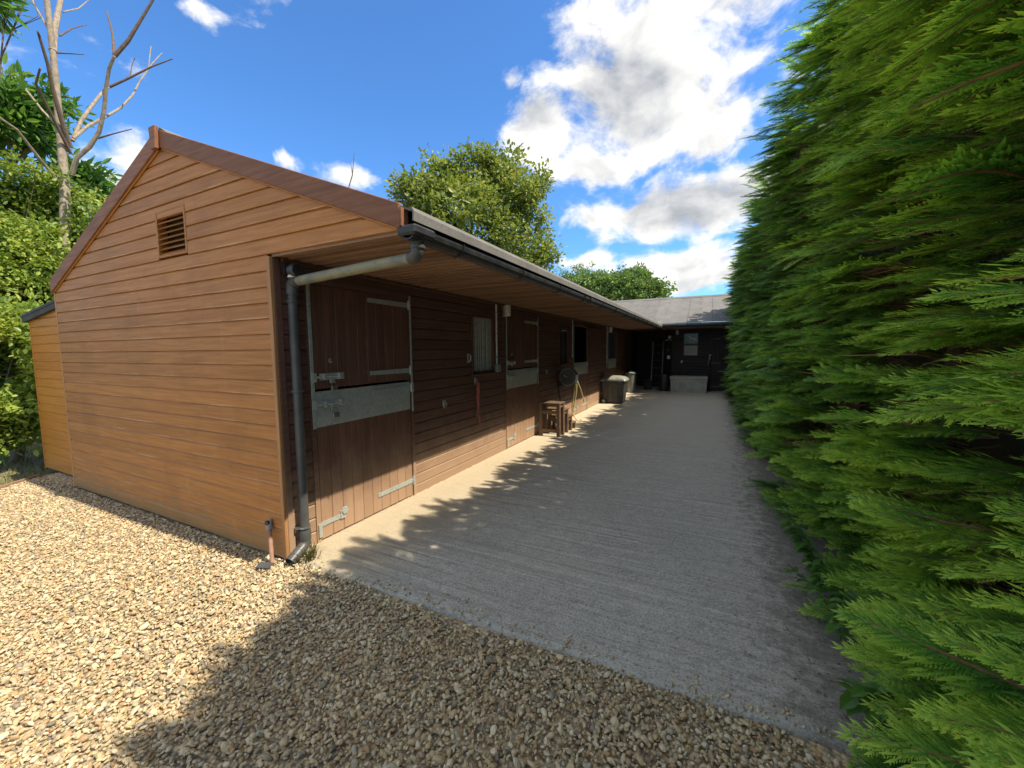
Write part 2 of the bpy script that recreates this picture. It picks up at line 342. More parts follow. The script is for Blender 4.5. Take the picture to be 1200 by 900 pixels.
plain('dark_core', (0.022, 0.026, 0.014), 0.95, scale=14, c2=(0.045, 0.036, 0.022), bmp=0.8)
plain('stem', (0.27, 0.14, 0.07), 0.8, scale=30)

# ------------------------------------------------------------------ mesh helpers
class MB:
    def __init__(s): s.v = []; s.f = []
    def add(s, vs, fs):
        o = len(s.v); s.v += [tuple(map(float, p)) for p in vs]; s.f += [tuple(i+o for i in f) for f in fs]; return s
    def box(s, x0, x1, y0, y1, z0, z1):
        return s.add([(x0,y0,z0),(x1,y0,z0),(x1,y1,z0),(x0,y1,z0),(x0,y0,z1),(x1,y0,z1),(x1,y1,z1),(x0,y1,z1)],
                     [(0,3,2,1),(4,5,6,7),(0,1,5,4),(1,2,6,5),(2,3,7,6),(3,0,4,7)])
    def tube(s, pts, r, n=8, cap=True):
        pts = [Vector(p) for p in pts]; m = len(pts); rs = r if hasattr(r, '__len__') else [r]*m
        prev = None; vs = []
        for i, p in enumerate(pts):
            t = (pts[min(i+1, m-1)] - pts[max(i-1, 0)]).normalized()
            if prev is None: a = t.orthogonal().normalized()
            else: a = (prev - t*prev.dot(t)); a = a.normalized() if a.length > 1e-6 else t.orthogonal().normalized()
            prev = a; b = t.cross(a)
            for k in range(n):
                q = 2*math.pi*k/n; vs.append(p + (a*math.cos(q) + b*math.sin(q))*rs[i])
        fs = [(i*n+k, i*n+(k+1) % n, (i+1)*n+(k+1) % n, (i+1)*n+k) for i in range(m-1) for k in range(n)]
        if cap: fs += [tuple(range(n-1, -1, -1)), tuple((m-1)*n+k for k in range(n))]
        return s.add(vs, fs)
    def lathe(s, prof, c=(0, 0, 0), n=20, axis='z'):
        vs = []
        for r, h in prof:
            for k in range(n):
                q = 2*math.pi*k/n; x, y = r*math.cos(q), r*math.sin(q)
                vs.append({'z': (c[0]+x, c[1]+y, c[2]+h), 'y': (c[0]+x, c[1]+h, c[2]-y), 'x': (c[0]+h, c[1]+x, c[2]+y)}[axis])
        m = len(prof); fs = [(i*n+k, i*n+(k+1) % n, (i+1)*n+(k+1) % n, (i+1)*n+k) for i in range(m-1) for k in range(n)]
        fs += [tuple(range(n-1, -1, -1)), tuple((m-1)*n+k for k in range(n))]
        return s.add(vs, fs)
    def extrude(s, prof, fn, t0, t1):
        """prof: closed 2-D polygon; fn(u,v,t) -> 3-D"""
        n = len(prof); vs = [fn(u, v, t0) for u, v in prof] + [fn(u, v, t1) for u, v in prof]
        return s.add(vs, [tuple(range(n-1, -1, -1)), tuple(range(n, 2*n))] + [(k, (k+1) % n, n+(k+1) % n, n+k) for k in range(n)])
    def mesh(s, name, mat, smooth=False, bevel=0.0):
        me = bpy.data.meshes.new(name); me.from_pydata(s.v, [], s.f)
        bm = bmesh.new(); bm.from_mesh(me); bmesh.ops.recalc_face_normals(bm, faces=bm.faces)
        if bevel: bmesh.ops.bevel(bm, geom=list(bm.edges), offset=bevel, segments=1, affect='EDGES', clamp_overlap=True)
        bm.to_mesh(me); bm.free()
        me.materials.append(MATS[mat])
        if smooth:
            me.polygons.foreach_set('use_smooth', [True]*len(me.polygons))
            try: me.set_sharp_from_angle(angle=R(40))
            except Exception: pass
        return me
    def build(s, name, mat, parent=None, loc=(0, 0, 0), smooth=False, bevel=0.0):
        return put(name, s.mesh(name, mat, smooth, bevel), parent, loc)
def put(name, me, parent=None, loc=(0, 0, 0), rot=None, scale=None):
    o = bpy.data.objects.new(name, me); COL.objects.link(o); o.location = loc
    if parent: o.parent = parent
    if rot is not None: o.rotation_euler = rot
    if scale is not None: o.scale = scale
    return o
def tag(o, label=None, cat=None, group=None, kind=None):
    if label: o['label'] = label
    if cat: o['category'] = cat
    if group: o['group'] = group
    if kind: o['kind'] = kind
    return o
def thing(name, label, cat, loc=(0, 0, 0), group=None, rz=0):
    o = bpy.data.objects.new(name, None); COL.objects.link(o); o.location = loc; o.rotation_euler.z = rz
    o.empty_display_size = 0.1
    return tag(o, label, cat, group)

def scatter(name, pts, eul, scl, idx, protos, parent=None):
    """instances of a few prototype meshes on points (geometry nodes)"""
    pts = np.asarray(pts, float); n = len(pts)
    me = bpy.data.meshes.new(name); me.vertices.add(n); me.vertices.foreach_set('co', pts.ravel())
    a = me.attributes.new('eul', 'FLOAT_VECTOR', 'POINT'); a.data.foreach_set('vector', np.asarray(eul, float).ravel())
    a = me.attributes.new('scl', 'FLOAT_VECTOR', 'POINT'); a.data.foreach_set('vector', np.asarray(scl, float).ravel())
    a = me.attributes.new('idx', 'INT', 'POINT'); a.data.foreach_set('value', np.asarray(idx, np.int32))
    c = bpy.data.collections.new(name+'_kinds')
    for k, pm in enumerate(protos):
        c.objects.link(bpy.data.objects.new('%s_kind_%02d' % (name, k), pm))
    ng = bpy.data.node_groups.new(name+'_scatter', 'GeometryNodeTree')
    ng.interface.new_socket('Geometry', in_out='INPUT', socket_type='NodeSocketGeometry')
    ng.interface.new_socket('Geometry', in_out='OUTPUT', socket_type='NodeSocketGeometry')
    gi = ng.nodes.new('NodeGroupInput'); go = ng.nodes.new('NodeGroupOutput'); ip = ng.nodes.new('GeometryNodeInstanceOnPoints')
    ci = ng.nodes.new('GeometryNodeCollectionInfo'); ci.inputs[0].default_value = c; ci.inputs[1].default_value = True; ci.inputs[2].default_value = True
    def na(nm, t):
        q = ng.nodes.new('GeometryNodeInputNamedAttribute'); q.data_type = t; q.inputs[0].default_value = nm; return q.outputs[0]
    e2r = ng.nodes.new('FunctionNodeEulerToRotation'); ng.links.new(na('eul', 'FLOAT_VECTOR'), e2r.inputs[0])
    ng.links.new(gi.outputs[0], ip.inputs['Points']); ng.links.new(ci.outputs[0], ip.inputs['Instance'])
    ip.inputs['Pick Instance'].default_value = True
    ng.links.new(na('idx', 'INT'), ip.inputs['Instance Index']); ng.links.new(e2r.outputs[0], ip.inputs['Rotation'])
    ng.links.new(na('scl', 'FLOAT_VECTOR'), ip.inputs['Scale']); ng.links.new(ip.outputs[0], go.inputs[0])
    o = put(name, me, parent); md = o.modifiers.new('scatter', 'NODES'); md.node_group = ng
    o['kind'] = 'stuff'
    return o
def frames(y, zhint):
    """euler angles (XYZ) of frames whose +Y follows y and whose +Z is near zhint"""
    y = y/np.linalg.norm(y, axis=1, keepdims=True); x = np.cross(y, zhint); x /= np.linalg.norm(x, axis=1, keepdims=True); z = np.cross(x, y)
    return np.stack([np.arctan2(y[:, 2], z[:, 2]), np.arcsin(np.clip(-x[:, 2], -1, 1)), np.arctan2(x[:, 1], x[:, 0])], 1)
def mesh_np(name, v, f, mat, smooth=False):
    me = bpy.data.meshes.new(name); me.from_pydata([tuple(p) for p in v], [], [tuple(q) for q in f]); me.materials.append(MATS[mat])
    if smooth: me.polygons.foreach_set('use_smooth', [True]*len(me.polygons))
    return me

# ------------------------------------------------------------------ the ground
MB().add([(-900,-900,-0.07),(900,-900,-0.07),(900,900,-0.07),(-900,900,-0.07)], [(0,1,2,3)]).build('ground', 'meadow')['kind'] = 'structure'
g = MB().add([(-5.0,0.6,-0.02),(-4.87,-0.02,-0.02),(-4.0,-1.2,-0.02),(-2.5,-3.6,-0.02),(-2.2,-9,-0.02),(9,-9,-0.02),(9,-0.02,-0.02),(3.9,-0.02,-0.02),(3.9,0.6,-0.02)],
             [(0,1,2,3,4,5,6,7,8)]).build('gravel_drive', 'gravel_bed'); g['kind'] = 'structure'

def build_yard():
    """brushed concrete: real ridges across the yard, a trowelled margin along the front edge"""
    ys = np.concatenate([np.array([0.0, 0.004, 0.03, 0.06]), np.arange(0.08, 5.5, 0.0085), np.arange(5.5, 14.6, 0.06)])
    xs = np.concatenate([np.linspace(0.0, 3.7, 60), [4.4, 5.6]])
    ny, nx = len(ys), len(xs); rng = np.random.default_rng(3)
    def fract(n, k):
        z = np.zeros(n)
        for s in k:
            q = rng.normal(size=max(4, int(n/s)+3)); z += np.interp(np.linspace(0, len(q)-1.01, n), np.arange(len(q)), q)*(s/max(k))**0.3
        return z/len(k)
    ridge = fract(ny, (2, 3, 6)); low = fract(ny, (60, 200))
    Y, X = np.meshgrid(ys, xs, indexing='ij')
    skew = rng.normal(size=(ny//40+3, 9)); 
    amp = np.interp(np.arange(ny), np.linspace(0, ny-1, ny//40+3), np.ones(ny//40+3))
    A = np.zeros((ny, nx))
    for j in range(9):
        col = np.interp(np.arange(ny), np.linspace(0, ny-1, skew.shape[0]), skew[:, j]); wgt = np.exp(-((xs-j*0.46)/0.4)**2)
        A += np.outer(col, wgt)
    Z = 0.016 + np.interp(ys, [0, 1.5, 4], [0.010, 0.0075, 0.005])[:, None]*ridge[:, None]*np.clip(0.55+0.5*A, 0.05, 1.6) + 0.002*low[:, None]
    Z[ys < 0.085] = 0.014 + 0.001*rng.normal(size=(np.sum(ys < 0.085), nx)); Z[0] = -0.06; Z[1] -= 0.004
    Yv = Y.copy(); Yv[:4] += 0.012*np.interp(xs, np.linspace(0, 6, 40), rng.normal(size=40))[None, :]
    Yv += 0.05*np.sin(X*0.8)[...]*np.clip(Y, 0, 1) * 0.3
    v = np.stack([X, Yv, Z], -1).reshape(-1, 3)
    i = np.arange((ny-1)*(nx-1)); r_, c_ = i//(nx-1), i % (nx-1); a = r_*nx+c_
    f = np.stack([a, a+1, a+nx+1, a+nx], 1)
    me = mesh_np('concrete_yard', v, f.tolist(), 'yard_concrete', True); o = put('concrete_yard', me); o['kind'] = 'structure'
build_yard()

# ------------------------------------------------------------------ stable block
HB = 0.111                       # exposed height of one weatherboard
APX, APZ, SL = -1.29, 3.352, 0.395
def roof_z(x): return APZ - SL*abs(x-APX)
def board_profile(h=HB, t=0.020):
    return [(0, 0), (t-0.002, 0), (t, 0.002), (t, h-0.018), (t-0.007, h-0.010), (t-0.012, h-0.0005), (0, h-0.0005)]
def gable_board(name, mat, parent, z0, xl, xr, y=0.0, h=HB):
    """board facing -y; xl, xr are functions of z"""
    pr = board_profile(h); xc = 0.5*(xl(z0)+xr(z0)); n = len(pr); vs = []
    for fx in (xl, xr):
        vs += [(fx(z0+v)-xc, -u, v) for u, v in pr]
    m = MB().add(vs, [tuple(range(n-1, -1, -1)), tuple(range(n, 2*n))] + [(k, (k+1) % n, n+(k+1) % n, n+k) for k in range(n)])
    return m.build(name, mat, parent, (xc, y, z0))
def front_board(name, mat, parent, z0, y0, y1, x=0.0, h=HB):
    yc = 0.5*(y0+y1); m = MB().extrude(board_profile(h), lambda u, v, t: (u, t, v), y0-yc, y1-yc)
    return m.build(name, mat, parent, (x, yc, z0))

stable = thing('stable_block', 'long brown weatherboarded stable block with pitched roof and deep front canopy', 'stable', (0, 0, 0))
XL, XE = -3.79, 1.19
for i in range(31):              # gable cladding, one object per board
    z0 = i*HB + 0.012
    if z0 > 3.28: break
    def lim(z, side):
        hw = max(0.02, (roof_z(APX) - 0.05 - z)/SL)
        return (max(XL, APX-hw) if side < 0 else min(XE if z0 > 2.2 else -0.012, APX+hw))
    vent = 2.36 < z0 + HB*0.5 < 2.73
    fl, fr = (lambda z: lim(z, -1)), (lambda z: lim(z, 1))
    if vent:
        gable_board('board', 'gable_wood', stable, z0, fl, lambda z: -1.475); gable_board('board', 'gable_wood', stable, z0, lambda z: -1.01, fr)
    else: gable_board('board', 'gable_wood', stable, z0, fl, fr)
# louvred vent
vz0, vz1 = 2.357, 2.737
f = MB(); f.box(-1.475, -1.452, -0.023, 0.05, vz0, vz1).box(-1.033, -1.01, -0.023, 0.05, vz0, vz1).box(-1.452, -1.033, -0.022, 0.05, vz0, vz0+0.018).box(-1.452, -1.033, -0.022, 0.05, vz1-0.014, vz1)
vent = f.build('louvre_vent', 'gable_wood', stable)
pr = [(-0.026, 0), (-0.018, 0), (0.03, 0.040), (0.022, 0.040)]
sm = MB().extrude(pr, lambda u, v, t: (t, u, v), -0.2, 0.2).mesh('slat', 'gable_wood')
for k in range(8): put('slat', sm, vent, (-1.2425, 0.0, vz0+0.018+k*0.043))
MB().box(-1.47, -1.02, 0.06, 0.08, vz0, vz1).build('vent_backing', 'interior', stable)
# bargeboards, apex block
def sloped_plank(name, mat, x0, x1, y0, y1, drop0, drop1, z_of=roof_z, parent=stable, lift=0.0):
    xc = 0.5*(x0+x1); vs = []
    for x in (x0, x1):
        for y in (y0, y1): vs += [(x-xc, y, z_of(x)-drop1+lift), (x-xc, y, z_of(x)-drop0+lift)]
    return MB().add(vs, [(0,1,3,2),(4,6,7,5),(0,4,5,1),(2,3,7,6),(0,2,6,4),(1,5,7,3)]).build(name, mat, parent, (xc, 0, 0), bevel=0.004)
sloped_plank('bargeboard', 'barge_wood', APX+0.005, 1.225, -0.048, -0.024, -0.010, 0.128)
sloped_plank('bargeboard', 'barge_wood', -3.815, APX-0.005, -0.048, -0.024, -0.010, 0.128)
sloped_plank('barge_trim', 'gable_wood', APX+0.02, 1.20, -0.034, -0.0205, 0.105, 0.140)
sloped_plank('barge_trim', 'gable_wood', -3.80, APX-0.02, -0.034, -0.0205, 0.105, 0.140)
MB().add([(-0.05,-0.078,0.175),(0.05,-0.078,0.175),(0.036,-0.078,0),(-0.036,-0.078,0),(-0.05,-0.050,0.175),(0.05,-0.050,0.175),(0.036,-0.050,0),(-0.036,-0.050,0)],
         [(0,1,2,3),(4,7,6,5),(0,4,5,1),(1,5,6,2),(2,6,7,3),(3,7,4,0)]).build('apex_block', 'barge_wood', stable, (APX, 0, 3.195), bevel=0.004)
MB().box(1.2265, 1.240, -0.046, 0.012, 2.245, 2.345).build('barge_end', 'barge_wood', stable)
# corner trims
MB().box(-0.010, 0.028, -0.026, 0.0, 0.0, 2.215).build('corner_trim', 'worn_trim', stable, bevel=0.003)
MB().box(0.0, 0.030, 0.001, 0.05, 0.0, 2.213).build('corner_trim', 'wall_wood', stable, bevel=0.003)
MB().box(XL-0.03, XL, -0.024, 0.03, 0.0, 2.25).build('corner_trim', 'worn_trim', stable, bevel=0.003)
# front openings: (y0, y1, z0, z1)
doors = [(0.28, 1.40), (3.60, 4.79), (6.92, 8.02), (10.25, 11.35)]
wins = [(2.64, 3.17), (5.98, 6.50)]
DT = 19*HB + 0.012
ops = [(a-0.045, b+0.045, 0, DT+0.001) for a, b in doors] + [(a-0.03, b+0.03, 11*HB+0.011, 18*HB+0.013) for a, b in wins]
for i in range(20):
    z0 = i*HB + 0.012; zc = z0 + HB/2; cuts = sorted((a, b) for a, b, c, d in ops if c < zc < d)
    y = 0.05; segs = []
    for a, b in cuts + [(13.86, 0)]:
        if a > y: segs.append((y, a))
        y = b
    for a, b in segs:
        k = 4.2; m = max(1, int(round((b-a)/k)))
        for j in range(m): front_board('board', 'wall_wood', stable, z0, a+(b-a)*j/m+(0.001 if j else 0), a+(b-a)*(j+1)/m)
# hidden walls, floor and interior partition walls
MB().box(XL, XL+0.02, 0.02, 13.85, 0.0, 2.30).build('side_wall', 'shed_wood', stable)
for yy in (3.4, 6.7, 10.1): MB().box(XL+0.03, -0.06, yy-0.03, yy+0.03, -0.05, 2.4).build('partition', 'interior', stable)
MB().box(XL+0.03, -0.05, 0.06, 13.8, -0.06, 0.0).build('stall_floor', 'interior', stable)
MB().box(-0.9, 0.02, 0.01, 13.84, -0.05, 0.011).build('plinth', 'plinth', stable)
MB().box(XL+0.02, -0.06, 0.022, 0.05, 0.0, 2.30).build('gable_lining', 'interior', stable)
# soffit boards across the canopy
pr = [(-0.0488, -0.009), (-0.046, -0.011), (0.0400, -0.001), (0.0425, 0.013), (0.0488, 0.013), (0.0488, 0.018), (-0.0488, 0.018)]
sb = MB().extrude(pr, lambda u, v, t: (t, u, v), -0.585, 0.585).mesh('soffit_board', 'soffit_wood')
for k in range(int(12.6/0.0985)):
    put('soffit_board', sb, stable, (0.60, 0.051+0.0985*k, 2.2240))
MB().box(0.02, 0.055, 0.06, 13.8, 2.19, 2.2205).build('cornice_strip', 'wall_wood', stable)
MB().box(1.188, 1.206, 0.013, 12.62, 2.195, 2.33).build('fascia', 'black_plastic', stable)
# roof sheets: right slope ends in the valley with the rear roof, left slope runs on
EY, EZ, RY, RZ = 12.62, 2.385, 15.3, 3.50
def back_z(y): return EZ + (RZ-EZ)*(y-EY)/(RY-EY)
def valley_y(x): return EY + (roof_z(x)-EZ)/((RZ-EZ)/(RY-EY))
def roof_sheet(y0, y1, x0, x1, j):
    vs = []; t = 0.012; lift = 0.005*(j % 2)
    nx = 6
    for q in range(nx+1):
        x = x0+(x1-x0)*q/nx; sag = 0.006*math.sin(3.1*q+j)
        ya, yb = (y0, y1) if x0 < APX-0.01 else (min(y0, valley_y(x)), min(y1, valley_y(x)))
        for y in (ya, yb): vs += [(x, y, roof_z(x)+lift+sag*0.3), (x, y, roof_z(x)-t+lift+sag*0.3)]
    fs = []
    for q in range(nx):
        a = q*4; b = a+4; fs += [(a, b, b+2, a+2), (a+1, a+3, b+3, b+1), (a, a+1, b+1, b), (a+2, b+2, b+3, a+3)]
    fs += [(0, 2, 3, 1), (nx*4, nx*4+1, nx*4+3, nx*4+2)]
    return MB().add(vs, fs).build('roof_sheet', 'roof_felt', stable)
yy = -0.022; j = 0
while yy < 15.2:
    y1 = min(yy+0.95, 15.3)
    if yy < valley_y(APX+0.01): roof_sheet(yy, y1+0.03, APX+0.002, 1.285, j)
    roof_sheet(yy, y1+0.03, -3.90, APX-0.002, j); yy = y1; j += 1
MB().extrude([(APX-0.13, roof_z(APX-0.13)+0.006), (APX, APZ+0.016), (APX+0.13, roof_z(APX+0.13)+0.006), (APX, APZ+0.034)], lambda u, v, t: (u, t, v), -0.022, 15.2).build('ridge_cap', 'roof_felt', stable)
MB().extrude([(1.280, 2.346), (1.296, 2.343), (1.310, 2.318), (1.306, 2.268), (1.298, 2.268), (1.300, 2.315), (1.286, 2.328)], lambda u, v, t: (u, t, v), -0.022, 12.6).build('drip_edge', 'roof_felt', stable)
# gutter, brackets
def gutter(name, y0, y1, parent):
    pr = []
    for k in range(9):
        a = math.pi + math.pi*k/8; pr.append((0.055*math.cos(a), 0.055*math.sin(a)))
    pr = pr + [(0.055, 0.012), (0.047, 0.012), (0.047, 0.0)] + [(0.047*math.cos(2*math.pi-math.pi*k/8), 0.047*math.sin(2*math.pi-math.pi*k/8)) for k in range(1, 8)] + [(-0.047, 0.0), (-0.047, 0.018), (-0.055, 0.018)]
    return MB().extrude(pr, lambda u, v, t: (1.268+u, t, 2.222+v), y0, y1).build(name, 'black_plastic', parent, smooth=False)
gut = gutter('gutter', -0.03, 12.60, stable)
br = MB()
pts = [(1.268+0.060*math.cos(math.pi+math.pi*k/8), 0, 2.222+0.060*math.sin(math.pi+math.pi*k/8)) for k in range(9)]
br = MB().tube([(1.207, 0, 2.27)]+pts+[(1.330, 0, 2.239)], 0.007, 6).mesh('gutter_bracket', 'black_plastic')
for k in range(13): put('gutter_bracket', br, gut, (0, 0.45+k*0.95, 0))
jn = MB().tube([(1.207, 0, 2.26)]+pts+[(1.329, 0, 2.237)], 0.010, 6).mesh('gutter_joint', 'black_plastic')
for y in (3.6, 7.6, 11.0):
    o = put('gutter_joint', jn, gut, (0, y, 0), scale=(1, 6, 1))
MB().box(1.203, 1.338, -0.05, 0.14, 2.19, 2.245).build('outlet_box', 'black_plastic', gut, bevel=0.012)
# downpipe: outlet, swan neck under the canopy, drop, shoe
dp = MB().tube([(1.262, 0.06, 2.225), (1.262, 0.06, 2.135), (1.255, 0.062, 2.112), (1.235, 0.068, 2.097), (1.195, 0.077, 2.092)], 0.038, 14).build('downpipe', 'pipe_plastic', stable, smooth=True)
MB().lathe([(0.043, 0), (0.045, 0.006), (0.043, 0.02)], (1.262, 0.06, 2.165), 14).build('collar', 'pipe_plastic', dp, smooth=True)
MB().lathe([(0.043, 0), (0.045, 0.006), (0.043, 0.02)], (1.262, 0.06, 2.135), 14).build('collar', 'pipe_plastic', dp, smooth=True)
MB().tube([(1.20, 0.076, 2.092), (0.8, 0.085, 2.078), (0.4, 0.095, 2.062), (0.12, 0.10, 2.05)], 0.034, 14).build('canopy_pipe', 'algae_pipe', dp, smooth=True)
MB().tube([(0.15, 0.10, 2.051), (0.105, 0.10, 2.047), (0.082, 0.10, 2.03), (0.076, 0.10, 1.99), (0.076, 0.10, 1.96)], 0.041, 14).build('elbow', 'pipe_plastic', dp, smooth=True)
MB().tube([(0.076, 0.10, 1.98), (0.076, 0.098, 0.10)], 0.033, 16).build('drop_pipe', 'pipe_plastic', dp, smooth=True)
MB().lathe([(0.040, 0), (0.042, 0.02), (0.042, 0.07), (0.039, 0.08)], (0.076, 0.098, 0.12), 16).build('collar', 'pipe_plastic', dp, smooth=True)
MB().lathe([(0.039, 0), (0.041, 0.01), (0.039, 0.02)], (0.076, 0.10, 1.90), 16).build('collar', 'pipe_plastic', dp, smooth=True)
sh = MB(); pA = [(0.076, 0.098, 0.14), (0.076, 0.095, 0.10), (0.080, 0.07, 0.075), (0.10, -0.05, 0.018)]
sh.tube(pA, [0.039, 0.040, 0.040, 0.039], 16, cap=False).tube(pA, [0.034, 0.034, 0.034, 0.034], 16, cap=False)
sh.build('pipe_shoe', 'pipe_plastic', dp, smooth=True)
MB().lathe([(0.042, 0), (0.044, 0.005), (0.042, 0.014)], (0.076, 0.098, 0.215), 16).box(0.02, 0.076, 0.135, 0.145, 0.217, 0.228).box(0.02, 0.07, 0.04, 0.06, 0.217, 0.228).build('pipe_strap', 'steel', dp)
MB().lathe([(0.042, 0), (0.044, 0.005), (0.042, 0.014)], (0.076, 0.10, 1.25), 16).box(0.02, 0.076, 0.135, 0.145, 1.252, 1.263).build('pipe_strap', 'pipe_plastic', dp)

# ---- stable doors
def strap_hinge(parent, y_pin, y_tip, z, x, zs=1.0):
    s = -1 if y_tip < y_pin else 1; L = abs(y_tip-y_pin)
    m = MB()
    vs = []
    for xx in (x, x+0.006): vs += [(xx, y_pin, z-0.024), (xx, y_pin, z+0.024), (xx, y_tip, z+0.019), (xx, y_tip, z-0.019)]
    m.add(vs, [(0,1,2,3),(4,7,6,5),(0,4,5,1),(1,5,6,2),(2,6,7,3),(3,7,4,0)])
    m.lathe([(0.013, -0.045), (0.013, 0.045)], (x+0.008, y_pin-s*0.006, z), 10)
    m.box(x, x+0.005, min(y_pin-s*0.008, y_pin-s*0.05), max(y_pin-s*0.008, y_pin-s*0.05), z-0.05, z+0.05)
    for q in (0.15, 0.5, 0.85): m.lathe([(0.007, 0), (0.006, 0.004)], (x+0.006, y_pin+s*L*q, z), 8, 'x')
    return m.build('strap_hinge', 'galvanised', parent)
def bolt(parent, y0, z, x, padlock=None):
    m = MB(); m.box(x, x+0.004, y0+0.02, y0+0.26, z-0.028, z+0.028)
    m.tube([(x+0.016, y0-0.05, z), (x+0.016, y0+0.22, z)], 0.009, 10)
    for q in (0.05, 0.20): m.box(x+0.003, x+0.030, y0+q-0.014, y0+q+0.014, z-0.022, z+0.022)
    m.box(x+0.004, x+0.012, y0+0.11, y0+0.155, z-0.055, z+0.004)
    m.box(x-0.02, x+0.028, y0-0.055, y0-0.022, z-0.035, z+0.035)
    o = m.build('bolt', 'galvanised', parent, bevel=0.002)
    if padlock:
        a = [(x+0.025, y0+0.115+0.020*math.cos(t)+0.02, z-0.058+0.022*math.sin(t)) for t in np.linspace(0, math.pi, 9)]
        k = MB().tube([(a[0][0], a[0][1], z-0.08)]+a+[(a[-1][0], a[-1][1], z-0.08)], 0.0045, 6)
        k.box(x+0.014, x+0.036, y0+0.105, y0+0.165, z-0.118, z-0.076)
        k.build('padlock', padlock, parent, bevel=0.003, smooth=False)
    return o
def stable_door(a, b, open_top, first=False):
    x = 0.004
    # frame posts and head (parts of the block)
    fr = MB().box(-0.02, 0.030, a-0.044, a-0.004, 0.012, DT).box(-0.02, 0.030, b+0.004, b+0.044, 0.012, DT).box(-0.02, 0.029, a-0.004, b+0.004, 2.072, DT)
    fr.build('door_frame', 'wall_wood', stable)
    zsplit = 1.225; n = 10; w = (b-a-0.01)/n
    prf = [(-w/2+0.0008, 0), (w/2-0.0008, 0), (w/2-0.0008, 0.012), (w/2-0.006, 0.018), (-w/2+0.006, 0.018), (-w/2+0.0008, 0.012)]
    def leaf(name, z0, z1, flip=None):
        if flip is None:
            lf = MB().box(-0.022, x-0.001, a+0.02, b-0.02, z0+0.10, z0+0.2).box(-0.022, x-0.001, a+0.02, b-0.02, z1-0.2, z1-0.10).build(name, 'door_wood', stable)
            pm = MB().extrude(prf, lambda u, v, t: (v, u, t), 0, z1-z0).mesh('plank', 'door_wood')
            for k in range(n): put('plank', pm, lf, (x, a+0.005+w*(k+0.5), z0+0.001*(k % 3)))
        else:      # folded back flat against the wall beyond the opening
            y0 = b+0.06
            lf = MB().box(0.032, 0.052, y0, y0+(b-a-0.01), z0+0.10, z0+0.2).box(0.032, 0.052, y0, y0+(b-a-0.01), z1-0.2, z1-0.10).build(name, 'door_wood', stable)
            pm = MB().extrude(prf, lambda u, v, t: (v, u, t), 0, z1-z0).mesh('plank', 'door_wood')
            for k in range(n): put('plank', pm, lf, (0.053, y0+w*(k+0.5), z0+0.001*(k % 3)))
        return lf
    lo = leaf('lower_door', 0.03, zsplit-0.004)
    # galvanised chew plate folded over the top edge
    pl = MB().box(x+0.0185, x+0.022, a+0.002, b-0.012, 0.945, zsplit).box(x-0.022, x+0.022, a+0.002, b-0.012, zsplit, zsplit+0.004)
    pl.build('chew_plate', 'galvanised', lo, bevel=0.0015)
    xf = x+0.0225
    strap_hinge(lo, b-0.004, b-0.52, 1.168, xf+0.0005); strap_hinge(lo, b-0.004, b-0.50, 0.185, x+0.019)
    bolt(lo, a+0.03, 1.125, xf+0.0005, 'steel' if first else None)
    # kick latch at the foot
    m = MB().box(x+0.019, x+0.025, a-0.03, a+0.20, 0.135, 0.172).box(x+0.019, x+0.040, a-0.035, a-0.005, 0.06, 0.165)
    m.box(x+0.019, x+0.031, a+0.185, a+0.235, 0.13, 0.20).lathe([(0.034, 0), (0.032, 0.014)], (x+0.028, a+0.225, 0.195), 6, 'x')
    m.build('kick_latch', 'galvanised', lo)
    up = leaf('upper_door', zsplit+0.025, 2.066, None if not open_top else 1)
    if not open_top:
        strap_hinge(up, b-0.004, b-0.54, 2.005, x+0.019); strap_hinge(up, b-0.004, b-0.54, 1.345, x+0.019)
        bolt(up, a+0.03, 1.345, x+0.019, 'steel' if first else None)
        MB().lathe([(0.020, 0), (0.022, 0.004), (0.012, 0.010), (0.010, 0.02)], (x+0.018, a+0.16, 1.475), 12, 'x').build('knob', 'steel', up, smooth=True)
    # steel strips either side of the opening
    MB().box(0.0305, 0.036, a-0.034, a-0.004, 0.94, 2.09).build('steel_strip', 'galvanised', stable, bevel=0.0015)
    MB().box(0.0305, 0.036, b+0.006, b+0.030, 0.92, 2.10).build('steel_strip', 'galvanised', stable, bevel=0.0015)
for k, (a, b) in enumerate(doors): stable_door(a, b, k >= 2, k == 0)

def wall_window(a, b, curtain):
    z0, z1 = 11*HB+0.012, 18*HB+0.012
    fr = MB().box(-0.03, 0.030, a-0.029, a, z0, z1).box(-0.03, 0.030, b, b+0.029, z0, z1).box(-0.03, 0.029, a, b, z1-0.03, z1).box(-0.03, 0.029, a, b, z0, z0+0.025)
    w = fr.build('window', 'wall_wood', stable)
    MB().box(-0.004, 0.002, a+0.001, b-0.001, z0+0.026, z1-0.031).build('pane', 'window_glass', w) if not curtain else None
    MB().box(0.0, 0.062, a-0.04, b+0.05, z0-0.022, z0-0.002).build('sill', 'wall_wood', w, bevel=0.003)
    if curtain:
        n = 60; vs = []; fs = []
        for i in range(n+1):
            y = a+0.002+(b-a-0.004)*i/n; x = -0.006 + 0.008*math.sin(i*0.95)+0.004*math.sin(i*0.41)
            vs += [(x, y, z0+0.026), (x, y, z1-0.031)]
        fs = [(2*i, 2*i+2, 2*i+3, 2*i+1) for i in range(n)]
        MB().add(vs, fs).build('ribbed_sheet', 'curtain', w, smooth=True)
    else:
        MB().box(0.0025, 0.006, a+0.18, b-0.06, z1-0.09, z1-0.06).build('sticker', 'white_plastic', w)
        MB().box(-0.003, 0.008, (a+b)/2-0.01, (a+b)/2+0.01, z0+0.025, z1-0.03).build('glazing_bar', 'wall_wood', w)
wall_window(*wins[0], True); wall_window(*wins[1], False)
